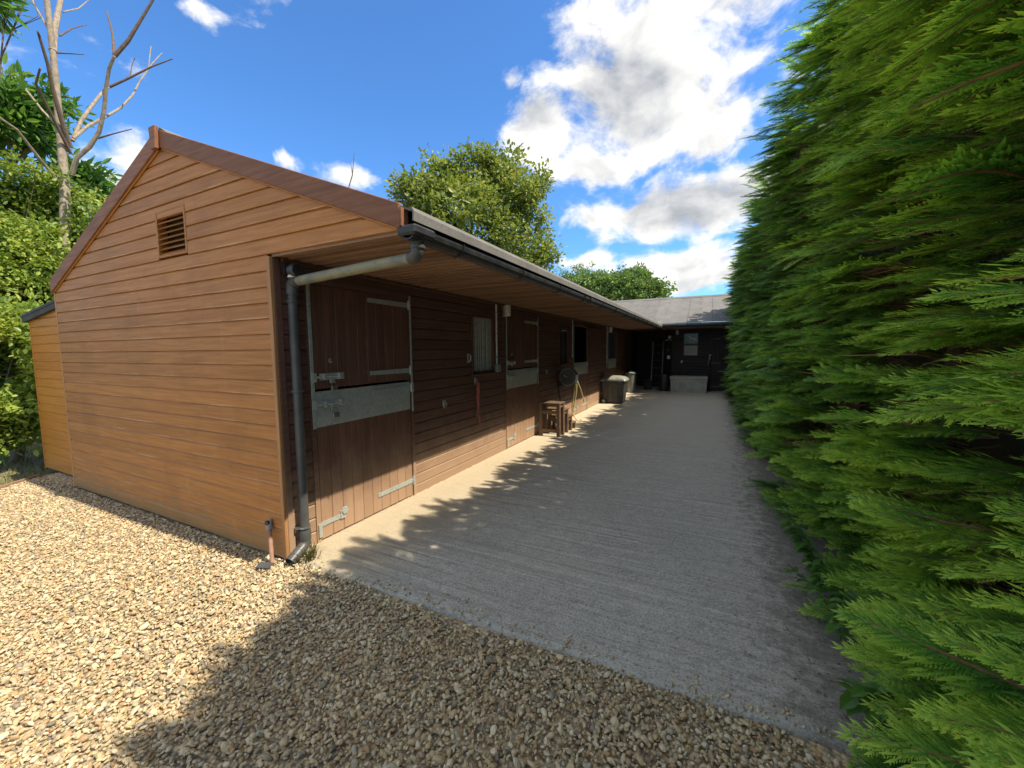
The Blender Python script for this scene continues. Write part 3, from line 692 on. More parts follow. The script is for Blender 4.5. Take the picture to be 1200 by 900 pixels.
MB().box(0.019, 0.026, 2.502, 2.540, 1.385, 1.50).tube([(0.03, 2.52, 1.40), (0.06, 2.52, 1.41), (0.06, 2.52, 1.48), (0.03, 2.52, 1.49)], 0.008, 8).build('pull_handle', 'galvanised', stable)

# ------------------------------------------------------------------ rear block
rear = thing('rear_block', 'dark weatherboarded block closing the far end of the yard', 'stable', (2.5, 13.88, 0))
def rb(x): return x-2.5
RX0, RX1, WY = 1.51, 5.6, 13.88
rops = [(1.885, 2.40, 11*HB+0.011, 19*HB+0.0), (2.78, 3.55, 0, 19*HB+0.013)]
for i in range(20):
    z0 = i*HB+0.012; zc = z0+HB/2; x = RX0; segs = []
    for a, b in sorted((a, b) for a, b, c, d in rops if c < zc < d)+[(RX1, 0)]:
        if a > x: segs.append((x, a))
        x = b
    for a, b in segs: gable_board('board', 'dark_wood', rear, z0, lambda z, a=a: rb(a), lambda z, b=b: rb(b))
MB().box(rb(0.06), rb(RX0), 1.35, 1.38, 0, 2.3).build('recess_wall', 'dark_wood', rear)
MB().box(rb(RX0), rb(RX0)+0.03, 0.02, 1.36, 0, 2.3).build('recess_wall', 'dark_wood', rear)
MB().box(rb(0.03), rb(0.06), 0.0, 1.36, 0, 2.3).build('recess_wall', 'dark_wood', rear)
MB().box(rb(-3.9), rb(RX1), 2.86, 2.9, 0, 2.45).build('rear_wall', 'dark_wood', rear)
MB().box(rb(RX1), rb(RX1)+0.03, 0.0, 2.9, 0, 2.45).build('side_wall', 'dark_wood', rear)
MB().box(rb(RX0), rb(RX1), -0.01, 0.3, -0.05, 0.0115).build('plinth', 'plinth', rear)
# window of two panes with a pale horse cut-out
w = MB().box(rb(1.886), rb(1.915), -0.032, 0.03, 1.233, 2.105).box(rb(2.37), rb(2.399), -0.032, 0.03, 1.233, 2.105).box(rb(1.915), rb(2.37), -0.031, 0.03, 2.055, 2.105).box(rb(1.915), rb(2.37), -0.031, 0.03, 1.233, 1.27).box(rb(1.915), rb(2.37), -0.030, 0.03, 1.645, 1.69).build('window', 'dark_wood', rear)
MB().box(rb(1.916), rb(2.369), 0.0, 0.006, 1.691, 2.054).build('pane', 'window_glass', w)
MB().box(rb(1.916), rb(2.369), 0.0, 0.006, 1.271, 1.644).build('pane', 'window_glass', w)
MB().box(rb(1.93), rb(2.355), -0.004, -0.001, 1.29, 1.625).build('frosted_card', 'curtain', w)
hp = [(0,.02),(.03,.10),(.06,.16),(.12,.17),(.20,.16),(.25,.19),(.29,.26),(.31,.25),(.36,.20),(.34,.18),(.30,.19),(.27,.10),(.26,0),(.24,0),(.23,.09),(.12,.09),(.10,0),(.08,0),(.07,.09),(.03,.04)]
MB().extrude(hp, lambda u, v, t: (rb(2.345)-u*0.85, t, 1.76+v*0.9), -0.006, -0.002).build('horse_sticker', 'horse_sticker', w)
# tall plank door
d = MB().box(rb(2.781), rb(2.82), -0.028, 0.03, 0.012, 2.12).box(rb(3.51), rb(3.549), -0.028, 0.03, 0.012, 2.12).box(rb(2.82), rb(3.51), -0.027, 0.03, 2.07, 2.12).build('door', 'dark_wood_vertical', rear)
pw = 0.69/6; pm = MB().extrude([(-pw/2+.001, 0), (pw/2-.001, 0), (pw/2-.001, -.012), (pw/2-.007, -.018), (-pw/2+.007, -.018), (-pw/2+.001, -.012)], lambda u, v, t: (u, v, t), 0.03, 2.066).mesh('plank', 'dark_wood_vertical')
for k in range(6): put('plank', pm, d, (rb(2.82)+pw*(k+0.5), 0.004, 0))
for z in (0.185, 1.01, 1.855):
    MB().box(rb(2.79), rb(3.08), -0.026, -0.0145, z-0.018, z+0.018).lathe([(0.012, -0.04), (0.012, 0.04)], (rb(2.80), -0.034, z), 8).build('strap_hinge', 'pipe_plastic', d)
MB().box(rb(3.36), rb(3.50), -0.026, -0.0145, 1.65, 1.69).build('bolt', 'galvanised', d)
# roof of the rear block
def back_sheet(x0, x1, j):
    vs = []; lift = 0.005*(j % 2); q = 5
    for i in range(q+1):
        y = EY+(RY-EY)*i/q
        def cl(x): # left edge stops at the valley
            xv = APX + (APZ-back_z(y))/SL
            return max(x, xv)
        for x in (cl(x0), cl(x1)): vs += [(rb(x), y-WY, back_z(y)+lift), (rb(x), y-WY, back_z(y)-0.012+lift)]
    fs = []
    for i in range(q):
        a = i*4; b = a+4; fs += [(a, a+2, b+2, b), (a+1, b+1, b+3, a+3), (a, b, b+1, a+1), (a+2, a+3, b+3, b+2)]
    fs += [(0, 1, 3, 2), (q*4, q*4+2, q*4+3, q*4+1)]
    MB().add(vs, fs).build('roof_sheet', 'roof_felt', rear)
x = -1.2; j = 0
while x < 5.9: back_sheet(x, x+0.76, j); x += 0.73; j += 1
for k in range(10):
    xx = -0.85+0.73*k
    y0 = max(EY, EY + (APZ - SL*(xx-APX) - EZ)/((RZ-EZ)/(RY-EY))) + 0.02
    if y0 > RY-0.3: continue
    vs = [(rb(xx)+dx, y-WY, back_z(y)+dz) for y in (y0, RY-0.02) for dx, dz in ((-0.012, 0.0), (-0.008, 0.014), (0.008, 0.014), (0.012, 0.0))]
    MB().add(vs, [(0,1,5,4),(1,2,6,5),(2,3,7,6),(0,3,2,1),(4,5,6,7),(0,4,7,3)]).build('roof_batten', 'roof_felt', rear)
MB().add([(rb(-3.9), RY-WY, RZ), (rb(5.9), RY-WY, RZ), (rb(5.9), 3.0, RZ-0.65), (rb(-3.9), 3.0, RZ-0.65)], [(0,1,2,3)]).build('rear_slope', 'roof_felt', rear)
MB().extrude([(RY-0.13-WY, back_z(RY-0.13)+0.012), (RY-WY, RZ+0.018), (RY+0.13-WY, RZ-0.03), (RY-WY, RZ+0.036)], lambda u, v, t: (t, u, v), rb(-1.2), rb(5.9)).build('ridge_cap', 'roof_felt', rear)
MB().box(rb(1.21), rb(5.9), EY+0.005-WY, EY+0.02-WY, 2.215, 2.37).build('fascia', 'black_plastic', rear)
MB().tube([(rb(1.31), EY-0.05-WY, 2.30), (rb(5.9), EY-0.05-WY, 2.30)], 0.052, 12).build('gutter', 'black_plastic', rear, smooth=True)
sb2 = MB().box(-0.115, 0.115, 0, 1.235, 2.215, 2.227).mesh('soffit_board', 'soffit_wood')
for k in range(19): put('soffit_board', sb2, rear, (rb(1.33)+0.234*k, EY+0.025-WY, 0.0))
MB().box(rb(0.03), rb(1.20), EY+0.06-WY, 1.36, 2.238, 2.250).build('soffit_panel', 'soffit_wood', rear)

# ------------------------------------------------------------------ lean-to shed
shed = thing('lean_to_shed', 'narrow orange timber lean-to shed with dark felt roof against the gable', 'shed', (-4.55, 0.15, 0))
sl_ = lambda x: 2.03 + (x+5.29)*0.115
for i in range(19):
    z0 = i*HB+0.012
    if z0 > 2.12: break
    def xl(z): return max(-5.26, -5.29+(z-2.0)/0.115 if z > 2.0 else -5.26)+4.55
    if xl(z0) > 0.7: break
    gable_board('board', 'shed_wood', shed, z0, xl, lambda z: -3.825+4.55)
MB().box(-5.295+4.55, -5.26+4.55, -0.026, 0.03, 0, 2.0).build('corner_trim', 'shed_wood', shed, bevel=0.003)
MB().box(-5.27+4.55, -5.25+4.55, 0.03, 2.6, 0, 1.99).build('side_wall', 'shed_wood', shed)
MB().box(-5.25+4.55, -3.83+4.55, 2.58, 2.6, 0, 2.0).build('back_wall', 'shed_wood', shed)
def slab(x0, x1, y0, y1, dz0, dz1): 
    return MB().add([(x+4.55, y, sl_(x)+dz) for x in (x0, x1) for y in (y0, y1) for dz in (dz0, dz1)], [(0,1,3,2),(4,6,7,5),(0,4,5,1),(2,3,7,6),(0,2,6,4),(1,5,7,3)])
slab(-5.38, -3.83, -0.075, 2.7, 0.004, 0.035).build('roof', 'shed_felt', shed)
slab(-5.37, -3.83, -0.068, -0.03, -0.06, 0.003).build('fascia', 'shed_felt', shed)

# ------------------------------------------------------------------ gravel stones
def pebble_protos():
    out = []; rng = np.random.default_rng(21)
    for k in range(7):
        bm = bmesh.new(); bmesh.ops.create_icosphere(bm, subdivisions=2 if k < 4 else 1, radius=1.0)
        ax = np.array([1.0, rng.uniform(.62, .9), rng.uniform(.38, .62)]); pl = [(rng.normal(size=3), rng.uniform(.55, .85)) for _ in range(5)]
        for v in bm.verts:
            p = np.array(v.co)
            for n, dd in pl:               # faceted, worn flat on a few sides
                n = n/np.linalg.norm(n); q = p@n
                if q > dd: p = p - n*(q-dd)*0.85
            v.co = p*ax
        me = bpy.data.meshes.new('pebble'); bm.to_mesh(me); bm.free(); me.materials.append(MATS['pebble'])
        me.polygons.foreach_set('use_smooth', [True]*len(me.polygons)); out.append(me)
    return out
PEBBLES = pebble_protos()
def in_drive(x, y):
    left = np.where(y > -0.02, -4.87, np.where(y > -1.2, -4.87+(-0.02-y)/1.18*0.87, -4.0+(-1.2-y)/2.4*1.5))
    ok = (x > left+0.03) & (y < 0.035*np.sin(x*3.1)+0.02*np.sin(x*11)-0.005) & (x < 4.2)
    ok &= ~((x < 0.02) & (y > -0.03)) | ((x < -3.83) & (y < 0.11)); 
    return ok
def build_gravel():
    rng = np.random.default_rng(4); cell = 0.0168
    xs, ys = np.meshgrid(np.arange(-5.3, 4.3, cell), np.arange(-3.0, 0.15, cell))
    x = xs.ravel()+rng.uniform(-.5, .5, xs.size)*cell; y = ys.ravel()+rng.uniform(-.5, .5, xs.size)*cell
    k = in_drive(x, y) & (np.hypot(x-CAM[0], y-CAM[1]) > 0.75) & (x-CAM[0]-0.55*(y-CAM[1]) < 1.5)
    vis = (y > -1.9+ (x-1.2)*0.15 - 0.9); k &= vis
    x, y = x[k], y[k]; n = len(x)
    s = np.clip(rng.lognormal(math.log(0.0098), 0.36, n), 0.005, 0.023)
    z = -0.012+rng.uniform(0, 0.012, n)+0.006*np.sin(x*2.3+y*1.7)*np.sin(y*3.1)
    # loose stones kicked onto the concrete edge
    m = 260; ex = rng.uniform(0.1, 3.4, m); ey = np.abs(rng.normal(0, 0.06, m)); ez = np.full(m, 0.018)
    m2 = 90; fx = rng.uniform(0.2, 3.3, m2); fy = rng.uniform(0.05, 4, m2); fz = np.full(m2, 0.019)
    x = np.concatenate([x, ex, fx]); y = np.concatenate([y, ey, fy]); z = np.concatenate([z, ez, fz]); s = np.concatenate([s, rng.uniform(.005, .012, m), rng.uniform(.003, .008, m2)])
    n = len(x); eul = np.stack([rng.normal(0, .45, n), rng.normal(0, .45, n), rng.uniform(0, 6.28, n)], 1)
    sc = np.stack([s*rng.uniform(.9, 1.35, n), s*rng.uniform(.8, 1.1, n), s*rng.uniform(.8, 1.2, n)], 1)
    o = scatter('gravel', np.stack([x, y, z], 1), eul, sc, rng.integers(0, len(PEBBLES), n), PEBBLES)
    tag(o, 'loose cream and tan gravel covering the drive before the gable', 'gravel'); return n
NG = build_gravel()

# ------------------------------------------------------------------ conifer hedge
def spray_proto(seed, stem=True):
    """flat cypress spray: main axis, alternate branchlets, scale-leaf twigs as slim blades"""
    rg = random.Random(seed); V = []; Fc = []; tip = []
    L = 1.0; bend = rg.uniform(-0.10, 0.02); droop = rg.uniform(0.10, 0.22)
    def axis(t): return np.array([bend*math.sin(2.2*t), t*L, 0.03*math.sin(5*t+seed)-droop*t*t])
    def blade(p, d, length, wd, nrm, t):
        d = d/np.linalg.norm(d); s = np.cross(d, nrm); s /= np.linalg.norm(s); o = len(V)
        V.extend([p, p+d*length*0.45+s*wd, p+d*length, p+d*length*0.45-s*wd]); Fc.append((o, o+1, o+2, o+3)); tip.extend([t*0.6, t*0.85, t, t*0.85])
    nb = 27
    for i in range(nb):
        t = 0.10+0.88*i/nb; env = (min(1, t/0.30))*(1-t)**0.8*1.25+0.06
        for sd in (-1, 1):
            ln = 0.29*env*rg.uniform(.6, 1.2); p = axis(t+rg.uniform(-.02, .02)); ang = R(rg.uniform(26, 44)); lift = rg.uniform(-.22, .12)
            d = np.array([sd*math.sin(ang), math.cos(ang), lift]); nrm = np.array([-sd*lift*0.5+rg.uniform(-.3, .3), rg.uniform(-.2, .2), 1.0])
            m = max(4, int(ln/0.0150))
            for j in range(m):
                u = (j+0.6)/m; q = p+d*ln*u+np.array([0, 0.10*ln*u*u, -0.18*ln*u*u]); tl = 0.068*(1-u*0.6)*rg.uniform(.75, 1.2)*(0.6+env*0.4)
                for s2 in (-1, 1):
                    a2 = R(rg.uniform(28, 46)); ca, sa = math.cos(a2), math.sin(a2)*s2
                    dd = np.array([d[0]*ca-d[1]*sa, d[0]*sa+d[1]*ca, d[2]+rg.uniform(-.25, .15)])
                    blade(q, dd, tl, 0.0046, nrm, min(1, 0.25+0.5*t+0.45*u))
            blade(p+d*ln*0.85, d, 0.11*env+0.03, 0.009, nrm, min(1, .7+.3*t))
            blade(p, d, ln*0.95, 0.006, nrm, 0.25+0.4*t)
    blade(axis(0.97), np.array([0, 1, -.3]), 0.09, 0.010, np.array([0, 0, 1.]), 1.0)
    nleaf = len(Fc)
    if stem:
        pts = [axis(t) for t in np.linspace(-0.25, 0.9, 9)]; mb = MB().tube(pts, [0.011*(1-k/9)+0.003 for k in range(9)], 4, cap=False)
        o = len(V); V.extend(np.array(p) for p in mb.v); Fc.extend(tuple(i+o for i in f) for f in mb.f); tip.extend([0.2]*len(mb.v))
    me = bpy.data.meshes.new('spray'); me.from_pydata([tuple(p) for p in V], [], Fc)
    me.materials.append(MATS['cypress']); me.materials.append(MATS['stem'])
    me.polygons.foreach_set('material_index', [0]*nleaf+[1]*(len(Fc)-nleaf))
    a = me.attributes.new('tip', 'FLOAT', 'POINT'); a.data.foreach_set('value', np.array(tip, float)); me.update()
    return me
SPRAYS = [spray_proto(s) for s in range(8)]
def hedge_top(y): return np.interp(y, [-3.2, -2.2, -1.1, -0.1, 4, 14], [3.0, 3.25, 3.62, 4.25, 4.25, 4.2])
def face_x(y, z):
    return 3.44 + 0.09*np.sin(y*1.9+z*0.7)*np.sin(z*1.5+0.6) + 0.05*np.sin(y*4.1-z*2.3) + 0.10*np.exp(-(z/0.55)**2)*np.clip(1.5-0.3*y, 0.25, 1.3) - 0.02*np.clip(z-2.0, 0, 3)
hedge = thing('conifer_hedge', 'tall clipped cypress hedge running the length of the yard, feathery green', 'hedge', (4.2, 5.5, 0))
HL = np.array([4.2, 5.5, 0.0])
def build_hedge():
    rng = np.random.default_rng(8); P = []; D = []; S = []; ZH = []
    def face(n, y0, y1, z0, z1, depth, smin, smax, fan=4):
        """branch ends in rough layers, each carrying a fan of sprays in one plane"""
        y = rng.uniform(y0, y1, n); z = z0+(z1-z0)*rng.uniform(0, 1, n); top = hedge_top(y); k = z < top-0.05; y, z, top = y[k], z[k], top[k]; n = len(y)
        z = z + 0.05*np.sin(z*2*math.pi/0.17 + 1.3*np.sin(y*2.1))
        dp = rng.uniform(depth[0], depth[1], n)
        sh = np.clip((z-(top-0.35))/0.35, 0, 1)       # shoulder leans in and turns upward
        x = face_x(y, z)+dp+0.12*sh**2
        dy = rng.normal(0.10, .25, n); dz = rng.normal(0.10, .10, n)+0.45*sh; sb = rng.uniform(smin, smax, n); tx = rng.normal(-.10, .14, n); ty = rng.normal(-.22, .16, n)
        for q in range(fan):
            m = n; f = (q-(fan-1)/2)*0.42+rng.normal(0, .12, m)
            d = np.stack([-np.ones(m)+0.3*sh+0.12*np.abs(f), dy+f, dz+rng.normal(0, .07, m)], 1)
            P.append(np.stack([x+rng.uniform(-.03, .06, m)+0.08*np.abs(f), y+f*0.10, z+rng.normal(0, .018, m)], 1)); D.append(d)
            S.append(sb*rng.uniform(.75, 1.1, m)*(1-0.18*np.abs(f))); ZH.append(np.stack([tx+rng.normal(0, .08, m), ty+rng.normal(0, .10, m), np.ones(m)], 1))
    face(680, -2.9, 1.8, 0.10, 4.2, (0.04, 0.26), 0.24, 0.43)
    face(240, -2.9, 1.8, 0.10, 4.2, (0.24, 0.50), 0.30, 0.45)
    face(1350, 1.8, 13.6, 0.10, 4.25, (0.04, 0.26), 0.24, 0.42)
    face(520, 1.8, 13.6, 0.10, 4.25, (0.26, 0.50), 0.26, 0.42)
    n = 2200   # top, ragged
    y = rng.uniform(-2.9, 13.6, n); x = rng.uniform(3.85, 4.75, n); P.append(np.stack([x, y, hedge_top(y)-rng.uniform(0.16, .48, n)+0.25*(x-3.85)], 1))
    D.append(np.stack([rng.normal(-.25, .5, n), rng.normal(0, .45, n), np.full(n, .65)], 1)); S.append(rng.uniform(.24, .40, n))
    n = 700    # far side and both ends
    y = rng.uniform(-2.9, 13.6, n); P.append(np.stack([rng.uniform(4.55, 4.75, n), y, rng.uniform(.2, 1, n)*(hedge_top(y)-.2)], 1)); D.append(np.stack([np.ones(n), rng.normal(0, .4, n), rng.normal(0, .3, n)], 1)); S.append(rng.uniform(.3, .45, n))
    n = 500
    y = rng.uniform(-2.95, -2.7, n); P.append(np.stack([rng.uniform(3.7, 4.7, n), y, rng.uniform(.05, 1, n)*2.8], 1)); D.append(np.stack([rng.normal(0, .4, n), -np.ones(n), rng.normal(0, .3, n)], 1)); S.append(rng.uniform(.3, .45, n))
    n = 260
    P.append(np.stack([rng.uniform(3.7, 4.7, n), np.full(n, 13.55), rng.uniform(.05, 1, n)*4.0], 1)); D.append(np.stack([rng.normal(0, .4, n), np.full(n, .6), rng.normal(0, .3, n)], 1)); S.append(rng.uniform(.3, .4, n))
    P = np.concatenate(P); D = np.concatenate(D); S = np.concatenate(S); n = len(P)
    zn = sum(len(q) for q in ZH); zh = np.concatenate([np.concatenate(ZH), np.stack([rng.normal(-0.20, .22, n-zn), rng.normal(-0.40, .30, n-zn), np.ones(n-zn)], 1)])
    eul = frames(D, zh); idx = rng.integers(0, len(SPRAYS), n)
    scl = S[:, None]*np.stack([rng.uniform(.85, 1.2, n), np.ones(n), rng.uniform(.8, 1.2, n)], 1)
    # the 300 largest in view are parts of their own
    rel = P-CAM; dz = rel@AX_W; u = 600+F*(rel@AX_R)/np.maximum(dz, .1); v = 450-F*(rel@AX_U)/np.maximum(dz, .1)
    vis = (dz > .2) & (u > 700) & (u < 1330) & (v > -60) & (v < 960) & (P[:, 0] < face_x(P[:, 1], P[:, 2])+0.33)
    score = np.where(vis, S/np.maximum(dz, .2), 0); near = np.argsort(-score)[:290]; rest = np.ones(n, bool); rest[near] = False
    for i in near: put('spray', SPRAYS[idx[i]], hedge, P[i]-HL, eul[i], scl[i])
    o = scatter('foliage', (P-HL)[rest], eul[rest], scl[rest], idx[rest], SPRAYS, hedge)
    # added solid dark core that keeps light from passing through
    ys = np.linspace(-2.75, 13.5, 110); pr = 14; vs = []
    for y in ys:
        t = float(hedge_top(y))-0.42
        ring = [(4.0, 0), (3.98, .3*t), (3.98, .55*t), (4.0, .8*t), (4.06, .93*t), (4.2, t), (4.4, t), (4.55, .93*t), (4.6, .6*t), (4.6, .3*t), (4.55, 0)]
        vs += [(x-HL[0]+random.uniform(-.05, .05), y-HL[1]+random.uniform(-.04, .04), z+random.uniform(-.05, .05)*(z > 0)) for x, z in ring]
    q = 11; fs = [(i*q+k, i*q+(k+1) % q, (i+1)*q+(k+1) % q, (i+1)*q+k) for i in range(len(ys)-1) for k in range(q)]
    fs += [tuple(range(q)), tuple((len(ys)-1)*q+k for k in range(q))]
    MB().add(vs, fs).build('light_block_core', 'dark_core', hedge)
    tr = random.Random(3)
    for k in range(22):
        y = -2.6+k*0.74; MB().tube([(3.93-HL[0]+tr.uniform(-.06, .06), y-HL[1], -0.05), (3.95-HL[0], y-HL[1]+tr.uniform(-.05, .05), 1.2), (4.05-HL[0], y-HL[1]+tr.uniform(-.1, .1), 2.6)], [0.05, 0.04, 0.03], 8).build('trunk', 'bark_dark', hedge, smooth=True)
    br_ = random.Random(9)
    for k in range(60):      # bare brown twigs that show in the gaps
        y = br_.uniform(-1, 4); z = br_.uniform(.3, 3.4); x = float(face_x(y, z))
        MB().tube([(x+.45-HL[0], y-HL[1], z-.05), (x+.2-HL[0], y+br_.uniform(-.08, .08)-HL[1], z+br_.uniform(-.03, .05)), (x-.02-HL[0], y+br_.uniform(-.15, .15)-HL[1], z+br_.uniform(-.03, .04))], [.008, .006, .003], 5).build('twig', 'stem', hedge)
build_hedge()

# ------------------------------------------------------------------ broadleaf plants
def leaf_faces(length, width, fold=0.25, pointed=True):
    """one leaf: folded blade of six faces along +Y"""
    w = width/2; zf = w*fold
    pts = [(0,0,0), (-w*.75, length*.28, zf), (0, length*.3, 0), (w*.75, length*.28, zf), (-w*.8, length*.62, zf), (0, length*.65, -0.01*length), (w*.8, length*.62, zf), (0, length, -0.06*length)]
    return pts, [(0,2,1),(0,3,2),(1,2,5,4),(2,3,6,5),(4,5,7),(5,6,7)]
def clump_proto(name, seed, mat, n, rad, length, width, up=0.3):
    rg = np.random.default_rng(seed); V = []; Fs = []
    lp, lf = leaf_faces(1, 1)
    for k in range(n):
        d = rg.normal(size=3); d[2] = d[2]*0.6+up*0.5; d /= np.linalg.norm(d); p = d*rad*rg.uniform(.15, 1.0)
        e = frames(np.array([d+rg.normal(0, .5, 3)]), np.array([[rg.normal(0, .5), rg.normal(0, .5), 1.0]]))[0]
        Rm_ = np.array(Euler(e).to_matrix()); s = rg.uniform(.7, 1.2); o = len(V)
        for q in lp: V.append(p+Rm_@(np.array([q[0]*width, q[1]*length, q[2]*width])*s))
        Fs += [tuple(i+o for i in f) for f in lf]
    return mesh_np(name, V, Fs, mat)
def crown(name, lobes, n, protos, parent, origin, rng, shell=0.55, smin=.75, smax=1.25):
    """leaf clumps spread through overlapping lobes (centre, radii), denser towards the outside, with gaps"""
    vol = np.array([r[0]*r[1]*r[2] for c, r in lobes])**0.75; vol /= vol.sum(); pts = []
    for (c, r), w in zip(lobes, vol):
        m = int(n*w*1.5); d = rng.normal(size=(m, 3)); d /= np.linalg.norm(d, axis=1, keepdims=True)
        q = rng.uniform(shell**3, 1, m)**(1/3)*(1+0.17*rng.normal(size=m))
        p = np.array(c)+d*q[:, None]*np.array(r)
        g = np.sin(p[:, 0]*2.9+1)*np.sin(p[:, 1]*2.5+2)*np.sin(p[:, 2]*3.1+.5)
        pts.append(p[g > -0.12])
    p = np.concatenate(pts); rng.shuffle(p); p = p[:n]; k = len(p)
    eul = np.stack([rng.normal(0, .5, k), rng.normal(0, .5, k), rng.uniform(0, 6.28, k)], 1); s = rng.uniform(smin, smax, k)
    return scatter(name, p-np.array(origin), eul, np.repeat(s[:, None], 3, 1), rng.integers(0, len(protos), k), protos, parent)
def limbs(parent, origin, base, lobes, r0, mat, rng, n_sub=5, name='trunk', fork=0.45):
    """tapered trunk with a limb into each lobe and smaller branches off every limb"""
    base = np.array(base, float); cen = np.mean([c for c, r in lobes], 0); top = base+(cen-base)*fork; top[:2] = base[:2]+(cen[:2]-base[:2])*0.3
    m = MB(); o = np.array(origin)
    m.tube([base-o-np.array([0, 0, .1]), base*.6+top*.4-o+rng.normal(0, .05, 3), top-o], [r0*1.15, r0*.85, r0*.7], 10)
    m.build(name, mat, parent, smooth=True)
    b = MB()
    for c, r in lobes:
        c = np.array(c); mid = top*.5+c*.5+rng.normal(0, .15, 3); rr = r0*.45
        b.tube([top-o, mid-o, c-o], [rr, rr*.6, rr*.35], 7)
        for k in range(n_sub):
            d = rng.normal(size=3); d /= np.linalg.norm(d); e = c+d*np.array(r)*.92; s = mid*.35+c*.65
            b.tube([s-o, (s+e)/2+rng.normal(0, .12, 3)-o, e-o], [rr*.3, rr*.2, rr*.07], 5)
    b.build('limbs', mat, parent, smooth=True)
rng = np.random.default_rng(31)
CL_TREE = [clump_proto('leaf_clump', s, 'leaf_tree', 26, .34, .145, .09) for s in range(4)]
CL_FAR = [clump_proto('leaf_clump', 10+s, 'leaf_far', 26, .52, .24, .17) for s in range(3)]
CL_BUSH = [clump_proto('leaf_clump', 20+s, 'leaf_bush', 26, .20, .085, .052) for s in range(4)]
CL_DARK = [clump_proto('leaf_clump', 30+s, 'leaf_dark', 14, .26, .22, .075, -.4) for s in range(4)]

def lobe_px(l, dist):
    out = []
    for px, py, rp, dd in l:
        c = far(px, py, dist+dd); sc = math.sqrt((px-600)**2*0.35+F*F)/F
        r = rp*(dist+dd)/F/1.15/ (1+((px-600)/F)**2*0.35); out.append((c, (r, r, r*.92)))
    return out
# walnut-like tree behind the roof
tb = (-5.35, 10.4, 0)
t = thing('broadleaf_tree', 'large round broadleaf tree with yellowing leaves rising behind the stable roof', 'tree', tb, )
lob = lobe_px([(560, 205, 36, .3), (512, 222, 40, 0), (600, 222, 42, .2), (545, 262, 55, -.4), (620, 262, 28, .4), (490, 240, 28, .6), (590, 295, 48, -.3), (470, 217, 14, .2), (635, 300, 22, .2), (572, 184, 16, .3), (520, 300, 50, 0), (628, 215, 18, .4)], 14.3)
limbs(t, tb, tb, lob, .22, 'bark_pale', rng); crown('crown', lob, 1250, CL_TREE, t, tb, rng, .45)
# far trees
tb = tuple(far(742, 470, 36)[:2])+(0,)
t = thing('distant_tree', 'dense rounded green tree beyond the far roof', 'tree', tb)
lob = lobe_px([(738, 345, 32, 0), (712, 348, 30, .5), (762, 350, 22, 0), (690, 345, 25, .8), (745, 333, 18, .3)], 36)
limbs(t, tb, tb, lob, .3, 'bark_dark', rng, 3); crown('crown', lob, 1500, CL_FAR, t, tb, rng, .45)
tb = tuple(far(680, 470, 44)[:2])+(0,)
t = thing('distant_tree', 'pale thin-leaved tree left of the rounded far tree', 'tree', tb)
lob = lobe_px([(680, 328, 20, 0), (662, 335, 20, .5), (700, 335, 18, 0)], 44)
limbs(t, tb, tb, lob, .25, 'bark_pale', rng, 8); crown('crown', lob, 330, CL_FAR, t, tb, rng, .3, .5, .9)
# shrubs behind the lean-to
for px_l, dist, n, lab in [
    ([(30, 245, 55, 0), (75, 262, 42, .3), (20, 330, 70, -.3), (-60, 300, 80, 0), (105, 245, 22, .9), (60, 330, 50, .6)], 12.2, 2600, 'tall bright green shrub behind the lean-to shed, below the bare tree'),
    ([(15, 420, 62, 0), (40, 470, 40, -.2), (-60, 430, 70, 0), (5, 500, 34, -.9), (45, 400, 45, .3)], 9.6, 2300, 'leafy shrub beside the left side of the orange shed')]:
    lob = lobe_px(px_l, dist); b = far(px_l[0][0], 500, dist); tb = (b[0], b[1], 0)
    t = thing('leafy_shrub', lab, 'shrub', tb); limbs(t, tb, tb, lob, .06, 'bark_dark', rng, 4, 'stem', .3)
    crown('crown', lob, n, CL_BUSH, t, tb, rng, .5)
# tree with long leaves at the upper left
lob = lobe_px([(12, 120, 30, 0), (40, 148, 26, .2), (20, 160, 30, 0), (70, 118, 15, .4), (105, 215, 22, .6), (-40, 150, 50, 0), (85, 200, 14, .5)], 12.8)
tb = tuple(far(-40, 470, 12.8)[:2])+(0,)
t = thing('long_leaved_tree', 'dark green long-leaved tree at the upper left behind the bare tree', 'tree', tb); limbs(t, tb, tb, lob, .12, 'bark_dark', rng, 4); crown('crown', lob, 360, CL_DARK, t, tb, rng, .3)
lob = lobe_px([(8, -5, 22, 0), (35, -12, 20, 0), (-30, -20, 40, 0)], 10.5)
tb = tuple(far(-75, 480, 10.5)[:2])+(0,)
t = thing('long_leaved_tree', 'leafy branch hanging into the top left corner of the picture', 'tree', tb); limbs(t, tb, tb, lob, .05, 'bark_dark', rng, 4); crown('crown', lob, 150, CL_DARK, t, tb, rng, .2)
# bare tree: limbs traced from the photograph at its distance, each with its own depth
BD = 11.9
bt = far(76, 480, BD); tb = (bt[0], bt[1], 0)
t = thing('bare_tree', 'bare dead tree with pale forked trunk above the left shrubs', 'tree', tb)
O = np.array(tb)
def branch(px, r, dd, name='branch', mat='bark_pale'):
    n = len(px); pts = []
    for i, (a, b) in enumerate(px): pts.append(far(a, b, BD+dd*i/max(1, n-1))-O)
    MB().tube(pts, list(np.linspace(r[0], r[1], n)), 8).build(name, mat, t, smooth=True)
MB().tube([(0, 0, -.1), tuple(far(76, 330, BD)-O), tuple(far(76, 215, BD)-O), tuple(far(70, 150, BD)-O), tuple(far(63, 70, BD)-O), tuple(far(55, 0, BD)-O), tuple(far(50, -60, BD)-O)], [.105, .088, .075, .06, .048, .042, .034], 12).build('trunk', 'bark_pale', t, smooth=True)
branch([(84, 205), (90, 185), (105, 172), (116, 155), (122, 130), (124, 105), (128, 80), (134, 66)], (.045, .024), -1.0)
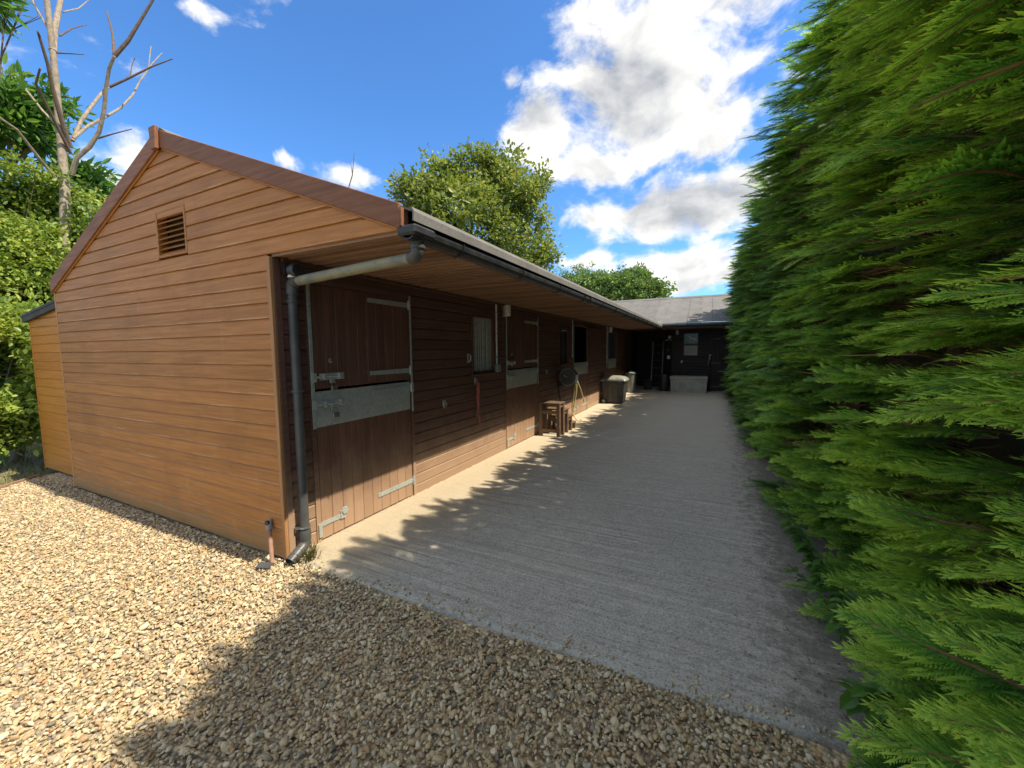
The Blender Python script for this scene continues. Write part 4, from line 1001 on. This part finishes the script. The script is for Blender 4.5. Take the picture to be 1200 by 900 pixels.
branch([(134, 66), (150, 48), (164, 25), (178, 2), (190, -20)], (.04, .015), -.5, mat='bark_dark')
branch([(134, 66), (132, 40), (125, 13)], (.03, .012), .4, mat='bark_dark')
branch([(85, 165), (96, 140), (112, 118), (122, 106), (128, 102)], (.035, .02), .8)
branch([(128, 102), (150, 92), (178, 78), (202, 69)], (.025, .010), -.4, mat='bark_dark')
branch([(152, 92), (155, 75), (158, 68)], (.012, .006), .2, mat='bark_dark'); branch([(174, 80), (176, 62), (177, 54)], (.012, .006), .2)
branch([(86, 162), (104, 147), (122, 138), (142, 126), (155, 112), (164, 95), (178, 75), (190, 62)], (.03, .009), 1.0)
branch([(115, 162), (132, 157), (155, 151)], (.018, .007), -.3, mat='bark_dark')
branch([(62, 60), (64, 35), (70, 5), (76, -20)], (.06, .03), .6)
branch([(70, 42), (85, 33), (102, 29)], (.016, .006), .2, mat='bark_dark'); branch([(66, 62), (85, 63), (99, 64)], (.014, .006), -.2, mat='bark_dark')
branch([(82, 172), (72, 140), (62, 105), (56, 75), (46, 42), (44, 37)], (.045, .015), -.8, mat='bark_dark')
branch([(83, 180), (68, 150), (52, 118), (42, 98), (47, 80)], (.03, .014), -.9, mat='bark_dark')
branch([(80, 160), (50, 130), (20, 92), (0, 80)], (.026, .012), .9); branch([(66, 210), (40, 178), (20, 152), (-5, 135)], (.028, .016), -.9)
branch([(74, 14), (92, 10), (104, 0)], (.014, .007), .3); branch([(60, 40), (40, 5), (35, -10)], (.02, .01), .3)
# twig poking up behind the roof ridge
b0 = far(405, 300, 9.2); s = thing('bare_sapling', 'single bare twig rising above the roof against a small cloud', 'sapling', (b0[0], b0[1], 0)); o0 = np.array((b0[0], b0[1], 0))
MB().tube([(0, 0, 0), tuple(far(404, 300, 9.2)-o0), tuple(far(408, 222, 9.2)-o0), tuple(far(413, 205, 9.2)-o0), tuple(far(415, 180, 9.2)-o0)], [.03, .02, .012, .010, .005], 6).build('stem', 'bark_dark', s)
MB().tube([tuple(far(413, 205, 9.2)-o0), tuple(far(411, 190, 9.2)-o0)], [.008, .004], 5).build('side_twig', 'bark_dark', s)

# plants at the foot of the hedge
WEED = [mesh_np('leaf', *leaf_faces(1, .55, .35), 'leaf_weed')]
def weed(base, n_st, h, spread, leaf, lab, toward=(-1, 0), seed=0, pinnate=False):
    rg = random.Random(seed); w = thing('weed', lab, 'weed', base, None)
    for k in range(n_st):
        a = rg.uniform(-.9, .9); d = Vector((toward[0]*math.cos(a)-toward[1]*math.sin(a), toward[0]*math.sin(a)+toward[1]*math.cos(a), 0)); hh = h*rg.uniform(.55, 1.05); sp = spread*rg.uniform(.4, 1)
        pts = [Vector((rg.uniform(-.04, .04), rg.uniform(-.04, .04), -.01))]
        for q in (.33, .66, 1): pts.append(pts[0]+d*sp*q*q+Vector((0, 0, hh*q*(1.25-.25*q))))
        MB().tube(pts, [.005, .004, .003, .002], 5).build('stem', 'leaf_weed', w)
        m = rg.randint(6, 9)
        for j in range(m):
            u = .25+.75*j/m; i = min(2, int(u*3)); p = pts[i].lerp(pts[i+1], u*3-i)
            for sd in (-1, 1):
                az = math.atan2(d.y, d.x)+sd*rg.uniform(.6, 1.2)-math.pi/2; put('leaf', WEED[0], w, p, (rg.uniform(-.5, .25), rg.uniform(-.3, .3), az), (leaf*rg.uniform(.6, 1.1),)*3)
weed((3.47, 1.05, 0.012), 5, .55, .30, .085, 'pale ash seedling leaning out from the middle of the hedge foot', (-1, -.1), 1)
weed((3.50, 0.66, 0.012), 4, .38, .26, .09, 'low leafy weed between the ash seedling and the nearest hedge corner', (-1, -.4), 2)
weed((3.56, 0.12, -0.01), 6, .36, .22, .11, 'broad-leaved weed at the near bottom corner of the hedge', (-.8, -.6), 3)
def tuft(base, n, h, lab, seed=0, bent=1.0):
    rg = random.Random(seed); m = MB()
    for k in range(n):
        a = rg.uniform(0, 6.28); r = rg.uniform(0, .07); x, y = r*math.cos(a), r*math.sin(a); hh = h*rg.uniform(.4, 1); b = rg.uniform(.2, .9)*hh*bent; a2 = a+rg.uniform(-.8, .8); w = .003
        dx, dy = math.cos(a2), math.sin(a2)
        m.add([(x-dy*w, y+dx*w, 0), (x+dy*w, y-dx*w, 0), (x+dx*b*.4+dy*w*.8, y+dy*b*.4-dx*w*.8, hh*.6), (x+dx*b*.4-dy*w*.8, y+dy*b*.4+dx*w*.8, hh*.6), (x+dx*b, y+dy*b, hh)], [(0,1,2,3), (3,2,4)])
    o = m.build('grass_tuft', 'grass_blade', None, base); tag(o, lab, 'grass'); return o
tuft((0.165, 0.055, 0.005), 120, .12, 'small green grass tuft beside the downpipe outlet', 4)
# dry grass bank left of the drive
def bank():
    rg = np.random.default_rng(2); V = []; Fs = []; n = 5200
    for k in range(n):
        x = rg.uniform(-9.5, -4.9); y = rg.uniform(-1.6, 2.2)
        if x > -4.87+max(0, -y)*0.73-0.08 or (x > -5.4 and y > 0.08): continue
        h = rg.uniform(.02, .085); a = rg.uniform(0, 6.28); w = .006; dx, dy = math.cos(a), math.sin(a); o = len(V)
        V += [(x-dy*w, y+dx*w, -.07), (x+dy*w, y-dx*w, -.07), (x+dx*h*.9, y+dy*h*.9, -.05+h)]; Fs.append((o, o+1, o+2))
    o = put('dry_grass', mesh_np('dry_grass', V, Fs, 'grass_blade')); tag(o, 'short dry grass at the far left edge of the gravel', 'grass', kind='stuff')
bank()
def litter():
    rg = np.random.default_rng(6); n = 1500; x = 3.48-np.abs(rg.normal(0, .20, n)); y = rg.uniform(0.1, 12, n)**1.0
    pm = mesh_np('flake', *leaf_faces(1, .5, .3), 'litter')
    s = rg.uniform(.006, .022, n); o = scatter('leaf_litter', np.stack([x, y, np.full(n, .021)], 1), np.stack([rg.normal(0, .3, n), rg.normal(0, .3, n), rg.uniform(0, 6.28, n)], 1), np.repeat(s[:, None], 3, 1), np.zeros(n), [pm])
    tag(o, 'brown leaf litter along the foot of the hedge', 'leaf litter')
litter()

# ------------------------------------------------------------------ small things
o = MB().add([(-.13,-.10,0),(.15,-.10,0),(.15,.10,0),(-.13,.10,0),(-.12,-.09,.20),(.14,-.10,.21),(.13,.09,.20),(-.12,.08,.19)], [(0,3,2,1),(4,5,6,7),(0,1,5,4),(1,2,6,5),(2,3,7,6),(3,0,4,7)]).build('stone_block', 'block_stone', None, (-5.62, .62, -.05), bevel=.015)
o.scale = (2.0, 1.3, 1.9); tag(o, 'weathered grey stone block beside the shed foot', 'stone')
o = MB().box(-.02, .02, -.62, .62, -.05, .035).build('edging_plank', 'edging_wood', None, (-4.50, -.53, -.02), bevel=.004); o.rotation_euler.z = math.atan2(.73, 1); tag(o, 'weathered timber plank edging the gravel by the shed', 'edging')
# capped pipe stub leaning on the gable corner
s = thing('pipe_stub', 'short terracotta pipe stub leaning against the gable near the downpipe', 'pipe', (-.07, -.10, 0))
MB().tube([(0.04, 0, -.02), (-.055, .055, .235)], .015, 12).build('pipe', 'terracotta', s, smooth=True)
MB().tube([(-.050, .050, .222), (-.072, .064, .29)], [.022, .022], 12).build('cap', 'grey_plastic', s, smooth=True)
MB().lathe([(.020, 0), (.017, .018)], (-.062, .036, .275), 10, 'y').build('cap_opening', 'black_plastic', s)
o = MB().box(-.055, .05, -.03, .035, 0, .010).build('slate_piece', 'shed_felt', None, (-.03, -.15, .008), bevel=.003); o.rotation_euler = (.1, .12, .5); tag(o, 'flat dark slate lying on the gravel in front of the gable corner', 'slate')
# security lamp under the canopy corner
s = thing('security_lamp', 'black security lamp with white lens under the canopy corner', 'lamp', (.03, .10, 2.15))
MB().box(-.005, .02, -.03, .03, -.05, .05).tube([(.02, 0, 0), (.07, -.01, .01)], .012, 8).build('bracket', 'black_plastic', s)
MB().lathe([(.012, 0), (.045, .01), (.05, .05), (.044, .075)], (.075, -.02, -.03), 16, 'x').build('housing', 'black_plastic', s, smooth=True)
MB().lathe([(.036, 0), (.028, .02), (.01, .028)], (.10, -.025, -.078), 14).build('lens', 'white_plastic', s, smooth=True)
# conduits and wall lights
def conduit(y, z0, z1, lab, box=True):
    c = thing('conduit', lab, 'conduit', (.032, y, z0), 'white cable conduits down the stable wall')
    MB().tube([(0, 0, 0), (0, 0, z1-z0)], .013, 8).build('tube', 'white_plastic', c, smooth=True)
    m = MB()
    for q in (.12, .5, .85): m.box(-.012, .017, -.02, .02, (z1-z0)*q-.008, (z1-z0)*q+.008)
    m.build('clip', 'grey_plastic', c)
    if box: MB().box(-.012, .04, -.055, .055, -.11, -.002).build('switch_box', 'grey_plastic', c, bevel=.006)
conduit(3.265, 1.34, 2.21, 'white cable conduit right of the curtained window, ending in a switch box')
conduit(6.80, 1.36, 2.21, 'white cable conduit left of the first open stable door', False)
conduit(10.10, 1.10, 2.21, 'white cable conduit left of the furthest stable door')
def wall_lamp(loc, lab, rot=0):
    w = thing('bulkhead_lamp', lab, 'lamp', loc, 'pale wall lamps under the canopies', rot)
    MB().box(0, .025, -.05, .05, -.09, .09).build('back_plate', 'grey_plastic', w, bevel=.004)
    MB().lathe([(.040, -.08), (.048, -.075), (.048, .075), (.040, .08)], (.06, 0, 0), 16).build('shade', 'white_plastic', w, smooth=True)
wall_lamp((.020, 3.53, 2.125), 'pale wall lamp above the second stable door')
wall_lamp((.020, 10.35, 2.11), 'pale wall lamp above the furthest stable door')
wall_lamp((1.69, 13.855, 2.11), 'pale wall lamp left of the far window', -math.pi/2)
# tie rings and lead rope
def tie_ring(loc, lab, rz=0):
    w = thing('tie_ring', lab, 'ring', loc, 'steel tie rings on the stable walls', rz)
    MB().box(0, .006, -.025, .025, -.035, .035).build('plate', 'galvanised', w)
    MB().tube([(.018+.004*math.sin(a), .032*math.cos(a), -.02+.034*math.sin(a)) for a in np.linspace(0, 2*math.pi, 17)], .005, 6, cap=False).build('ring', 'steel', w, smooth=True)
tie_ring((.019, 5.24, 1.13), 'steel tie ring between the second stable door and the dark window')
tie_ring((.019, 2.68, 1.15), 'steel tie ring holding a red rope under the curtained window')
tie_ring((1.86, 13.86, 1.06), 'steel tie ring on the far wall below the window', -math.pi/2)
tie_ring((.019, 1.98, 0.93), 'steel tie ring right of the nearest stable door')
rp = thing('lead_rope', 'faded red lead rope hanging from a ring under the curtained window', 'rope', (.045, 2.69, 1.12))
def wav(y0, y1, z1, ph): return [(.01+.008*math.sin(5*q+ph), y0+(y1-y0)*q+.014*math.sin(9*q+ph), -z1*q) for q in np.linspace(0, 1, 14)]
MB().tube(wav(0, .03, .50, 0), .010, 7).build('strand', 'rope_red', rp, smooth=True); MB().tube(wav(.01, -.02, .44, 1.5), .010, 7).build('strand', 'rope_red', rp, smooth=True)
MB().tube(wav(.0, .045, .58, 3), .009, 7).build('strand', 'rope_red', rp, smooth=True); MB().lathe([(.012, -.02), (.017, 0), (.012, .02)], (.012, .015, -.46), 10).build('knot', 'rope_red', rp, smooth=True)

# mounting block: four treads stepping down away from the gable
mbk = thing('mounting_block', 'brown wooden mounting steps against the stable wall', 'mounting block', (.29, 5.15, .014))
TY = [(-.47, -.19, .60), (-.20, .03, .455), (.02, .26, .30), (.25, .48, .145)]
for y0, y1, z in TY:
    MB().box(-.20, .20, y0-.01, y1+.01, z-.024, z).build('tread', 'step_wood', mbk, bevel=.004)
    for sx in (-1, 1):
        MB().box(sx*.165-.03, sx*.165+.03, y1-.065, y1-.012, 0, z-.025).build('leg', 'step_wood', mbk, bevel=.004)
        if z > .5: MB().box(sx*.165-.03, sx*.165+.03, y0+.005, y0+.055, 0, z-.025).build('leg', 'step_wood', mbk, bevel=.004)
        if z > .2: MB().box(sx*.165-.012, sx*.165+.012, y0+.06, y1-.066, z-.09, z-.026).build('rail', 'step_wood', mbk)
MB().box(-.134, .134, -.458, -.432, .07, .13).build('rail', 'step_wood', mbk); MB().box(-.134, .134, -.458, -.432, .40, .46).build('rail', 'step_wood', mbk)
MB().box(-.134, .134, -.03, -.012, .20, .25).build('rail', 'step_wood', mbk)
# hose reel on a bracket with yellow hose
hr = thing('hose_reel', 'round hose reel with pale yellow hose hanging beside the mounting steps', 'hose reel', (.02, 6.05, 0.014))
MB().lathe([(.02, -.10), (.165, -.10), (.17, -.09), (.165, -.08), (.10, -.075), (.10, .075), (.165, .08), (.17, .09), (.165, .10), (.02, .10)], (.18, 0, .965), 28, 'y').build('drum', 'pipe_plastic', hr, smooth=True)
MB().tube([(.18+.17*math.cos(a), -.095, .965+.17*math.sin(a)) for a in np.linspace(0, 2*math.pi, 29)], .007, 6, cap=False).build('rim', 'grey_plastic', hr, smooth=True)
MB().tube([(.18, -.10, .965), (.18, -.15, .965), (.12, -.16, 1.01)], .008, 6).build('crank', 'steel', hr)
MB().box(0, .03, -.13, .13, .78, .83).box(.0, .18, -.012, .012, .80, .82).build('bracket', 'black_plastic', hr)
MB().lathe([(.035, 0), (.04, .03), (.04, .13), (.03, .15)], (.345, -.02, .86), 12).build('end_fitting', 'white_plastic', hr, smooth=True)
def hose(pts): 
    P = [Vector(p) for p in pts]; out = []
    for i in range(len(P)-1):
        a, b, c, d = P[max(i-1, 0)], P[i], P[i+1], P[min(i+2, len(P)-1)]
        for q in np.linspace(0, 1, 7)[:-1]: out.append(.5*((2*b)+(c-a)*q+(2*a-5*b+4*c-d)*q*q+(3*b-a-3*c+d)*q**3))
    return out+[P[-1]]
MB().tube(hose([(.345, -.02, .88), (.34, .0, .70), (.30, .02, .45), (.25, .0, .22), (.20, -.05, .05), (.26, .1, .012), (.36, .25, .012), (.30, .42, .012)]), .013, 7).build('hose', 'hose_rubber', hr, smooth=True)
MB().tube(hose([(.35, -.02, .90), (.39, .08, .74), (.42, .18, .55), (.43, .24, .42)]), .012, 7).build('hose', 'hose_rubber', hr, smooth=True)
MB().tube(hose([(.33, -.02, .84), (.27, .03, .55), (.22, .08, .30), (.28, .10, .10), (.40, .12, .015)]), .012, 7).build('hose', 'hose_rubber', hr, smooth=True)
MB().tube([(.0, -.28, 1.33), (.02, -.28, .9), (.10, -.26, .40), (.14, -.26, .02)], .012, 7).build('feed_pipe', 'black_plastic', hr, smooth=True)
# wheeled feed bin
wb = thing('wheeled_bin', 'wide black wheeled bin with pale domed lid by the stable wall', 'bin', (.375, 9.58, .014))
def rrect(hx, hy, r, n=4):
    out = []
    for cx, cy, a0 in ((hx-r, hy-r, 0), (-hx+r, hy-r, 90), (-hx+r, -hy+r, 180), (hx-r, -hy+r, 270)):
        out += [(cx+r*math.cos(R(a0+90*k/n)), cy+r*math.sin(R(a0+90*k/n))) for k in range(n+1)]
    return out
def loft(rings):
    n = len(rings[0]); vs = [p for r in rings for p in r]; m = len(rings)
    return MB().add(vs, [(i*n+k, i*n+(k+1) % n, (i+1)*n+(k+1) % n, (i+1)*n+k) for i in range(m-1) for k in range(n)] + [tuple(range(n-1, -1, -1)), tuple((m-1)*n+k for k in range(n))])
ring = lambda hx, hy, r, z: [(x, y, z) for x, y in rrect(hx, hy, r)]
loft([ring(.275, .22, .05, .03), ring(.30, .24, .05, .30), ring(.325, .265, .05, .585), ring(.345, .285, .05, .59), ring(.345, .285, .05, .63)]).build('body', 'bin_body', wb, smooth=True)
loft([ring(.36, .30, .06, .632), ring(.365, .305, .06, .655), ring(.345, .285, .07, .70), ring(.28, .22, .09, .75), ring(.16, .11, .08, .775), ring(.02, .02, .015, .778)]).build('lid', 'bin_lid', wb, smooth=True)
MB().tube([(-.20, -.305, .625), (-.18, -.335, .632), (.18, -.335, .632), (.20, -.305, .625)], .013, 8).build('handle', 'black_plastic', wb, smooth=True)
for x in (-.14, .0, .14): MB().box(x-.012, x+.012, -.262, -.246, .12, .50).build('rib', 'bin_body', wb)
for y in (-.22, .22):
    o = MB().lathe([(.03, -.025), (.065, -.025), (.07, -.015), (.07, .015), (.065, .025), (.03, .025)], (-.235, y*1.12, .07), 18, 'y').build('wheel', 'black_plastic', wb, smooth=True)
    MB().lathe([(.04, -.004), (.035, .004)], (-.235, y*1.12-.03 if y < 0 else y*1.12+.03, .07), 14, 'y').build('hub', 'bin_lid', o)
# round dustbin
db = thing('dustbin', 'tall round grey dustbin behind the wheeled bin', 'bin', (.31, 12.55, .014))
MB().lathe([(.150, 0), (.155, .02), (.165, .30), (.178, .64), (.185, .645), (.185, .665)], (0, 0, 0), 24).build('body', 'dustbin_zinc', db, smooth=True)
MB().lathe([(.195, .655), (.197, .685), (.15, .715), (.04, .73), (.01, .731)], (0, 0, 0), 24).build('lid', 'dustbin_zinc', db, smooth=True)
MB().tube([(-.05, 0, .72), (-.04, 0, .76), (.04, 0, .76), (.05, 0, .72)], .009, 7).build('lid_handle', 'steel', db, smooth=True)
MB().tube([(-.18, -.05, .52), (-.215, -.05, .52), (-.215, -.05, .60), (-.18, -.05, .60)], .009, 7).build('side_handle', 'white_plastic', db, smooth=True)
# concrete trough
tr_ = thing('water_trough', 'pale concrete water trough below the far window', 'trough', (2.13, 13.47, .014))
def box_ring(hx, hy, z): return [(-hx, -hy, z), (hx, -hy, z), (hx, hy, z), (-hx, hy, z)]
loft([box_ring(.56, .31, 0), box_ring(.585, .33, .46), box_ring(.60, .345, .47), box_ring(.60, .345, .545), box_ring(.53, .28, .545), box_ring(.50, .25, .30)]).build('basin', 'trough_concrete', tr_, bevel=.008)
MB().box(-.50, .50, -.25, .25, .44, .45).build('water', 'window_glass', tr_)
# tap with standpipe
tp = thing('standpipe_tap', 'pale tap on a dark standpipe right of the concrete trough', 'tap', (2.78, 13.80, .012))
MB().tube([(0, 0, 0), (0, 0, 1.12)], .014, 8).build('standpipe', 'black_plastic', tp, smooth=True)
MB().tube([(0, 0, 1.10), (0, 0, 1.20), (-.005, -.05, 1.24), (-.02, -.11, 1.23), (-.03, -.13, 1.17)], .017, 8).build('spout', 'steel', tp, smooth=True)
MB().tube([(-.04, 0, 1.28), (.04, 0, 1.28)], .011, 8).lathe([(.012, 1.2), (.012, 1.28)], (0, 0, 0), 8).build('handle', 'white_plastic', tp, smooth=True)
MB().tube([(-.03, -.13, 1.17), (-.05, -.12, 1.05), (-.07, -.08, .93)], .010, 8).build('hose_end', 'grey_plastic', tp, smooth=True)
# things in the dark corner
ld = thing('stepladder', 'grey metal ladder leaning in the dark far corner', 'ladder', (1.0, 14.05, .012))
for x in (-.18, .19): MB().tube([(x, -.28, 0), (x, .18, 1.78)], .022, 8).build('rail', 'grey_plastic', ld, smooth=True)
for k in range(6): MB().tube([(-.18, -.22+.075*k, .24+.28*k), (.19, -.22+.075*k, .24+.28*k)], .014, 7).build('rung', 'pipe_plastic', ld, smooth=True)
bb = thing('black_barrel', 'black plastic barrel left of the concrete trough', 'barrel', (1.33, 13.42, .012))
MB().lathe([(.13, 0), (.145, .03), (.16, .25), (.165, .42), (.155, .56), (.13, .60), (.12, .605), (.12, .57), (.02, .56)], (0, 0, 0), 20).build('body', 'black_plastic', bb, smooth=True)
MB().lathe([(.05, 0), (.055, .01), (.04, .03)], (-.06, -.04, .56), 12).build('cap', 'white_plastic', bb, smooth=True)
hb = thing('halter_bundle', 'bundle of dark halters with white tags on a hook in the far corner', 'halter', (1.42, 13.83, 1.25))
MB().box(-.14, .07, .02, .05, .57, .60).tube([(.0, .02, .60), (.0, -.06, .60), (.0, -.07, .66)], .012, 7).build('hook_rail', 'galvanised', hb)
MB().lathe([(.01, 0), (.05, .02), (.05, .09), (.01, .11)], (.02, -.03, .64), 12).build('float_ball', 'white_plastic', hb, smooth=True)
for k in range(4):
    a0 = .02*k; MB().tube([(-.03+a0, -.03, .60)]+[(-.04+a0+.06*math.sin(q*2+k), -.035-.01*k, .55-q*.17) for q in np.linspace(0, 4, 12)], .012, 6).build('strap', 'black_plastic', hb, smooth=True)
loft([[(x*.055, y*.03-.05, z) for x, y in ((-1, -1), (1, -1), (1, 1), (-1, 1))] for z in (-.10, -.06, .0, .03)]).build('white_bag', 'white_plastic', hb, bevel=.012)
MB().lathe([(.02, 0), (.022, .03), (.015, .05)], (-.02, -.05, .20), 8).build('buckle', 'steel', hb)
fb = thing('feed_bucket', 'low dark bucket on the ground in the far left corner', 'bucket', (.72, 13.75, .012))
MB().lathe([(.13, 0), (.18, .30), (.19, .31), (.175, .31), (.125, .02), (.01, .02)], (0, 0, 0), 20).build('body', 'bin_body', fb, smooth=True)
MB().tube([(-.18, 0, .29), (-.12, -.10, .36), (0, -.14, .385), (.12, -.10, .36), (.18, 0, .29)], .006, 6).build('handle', 'steel', fb, smooth=True)
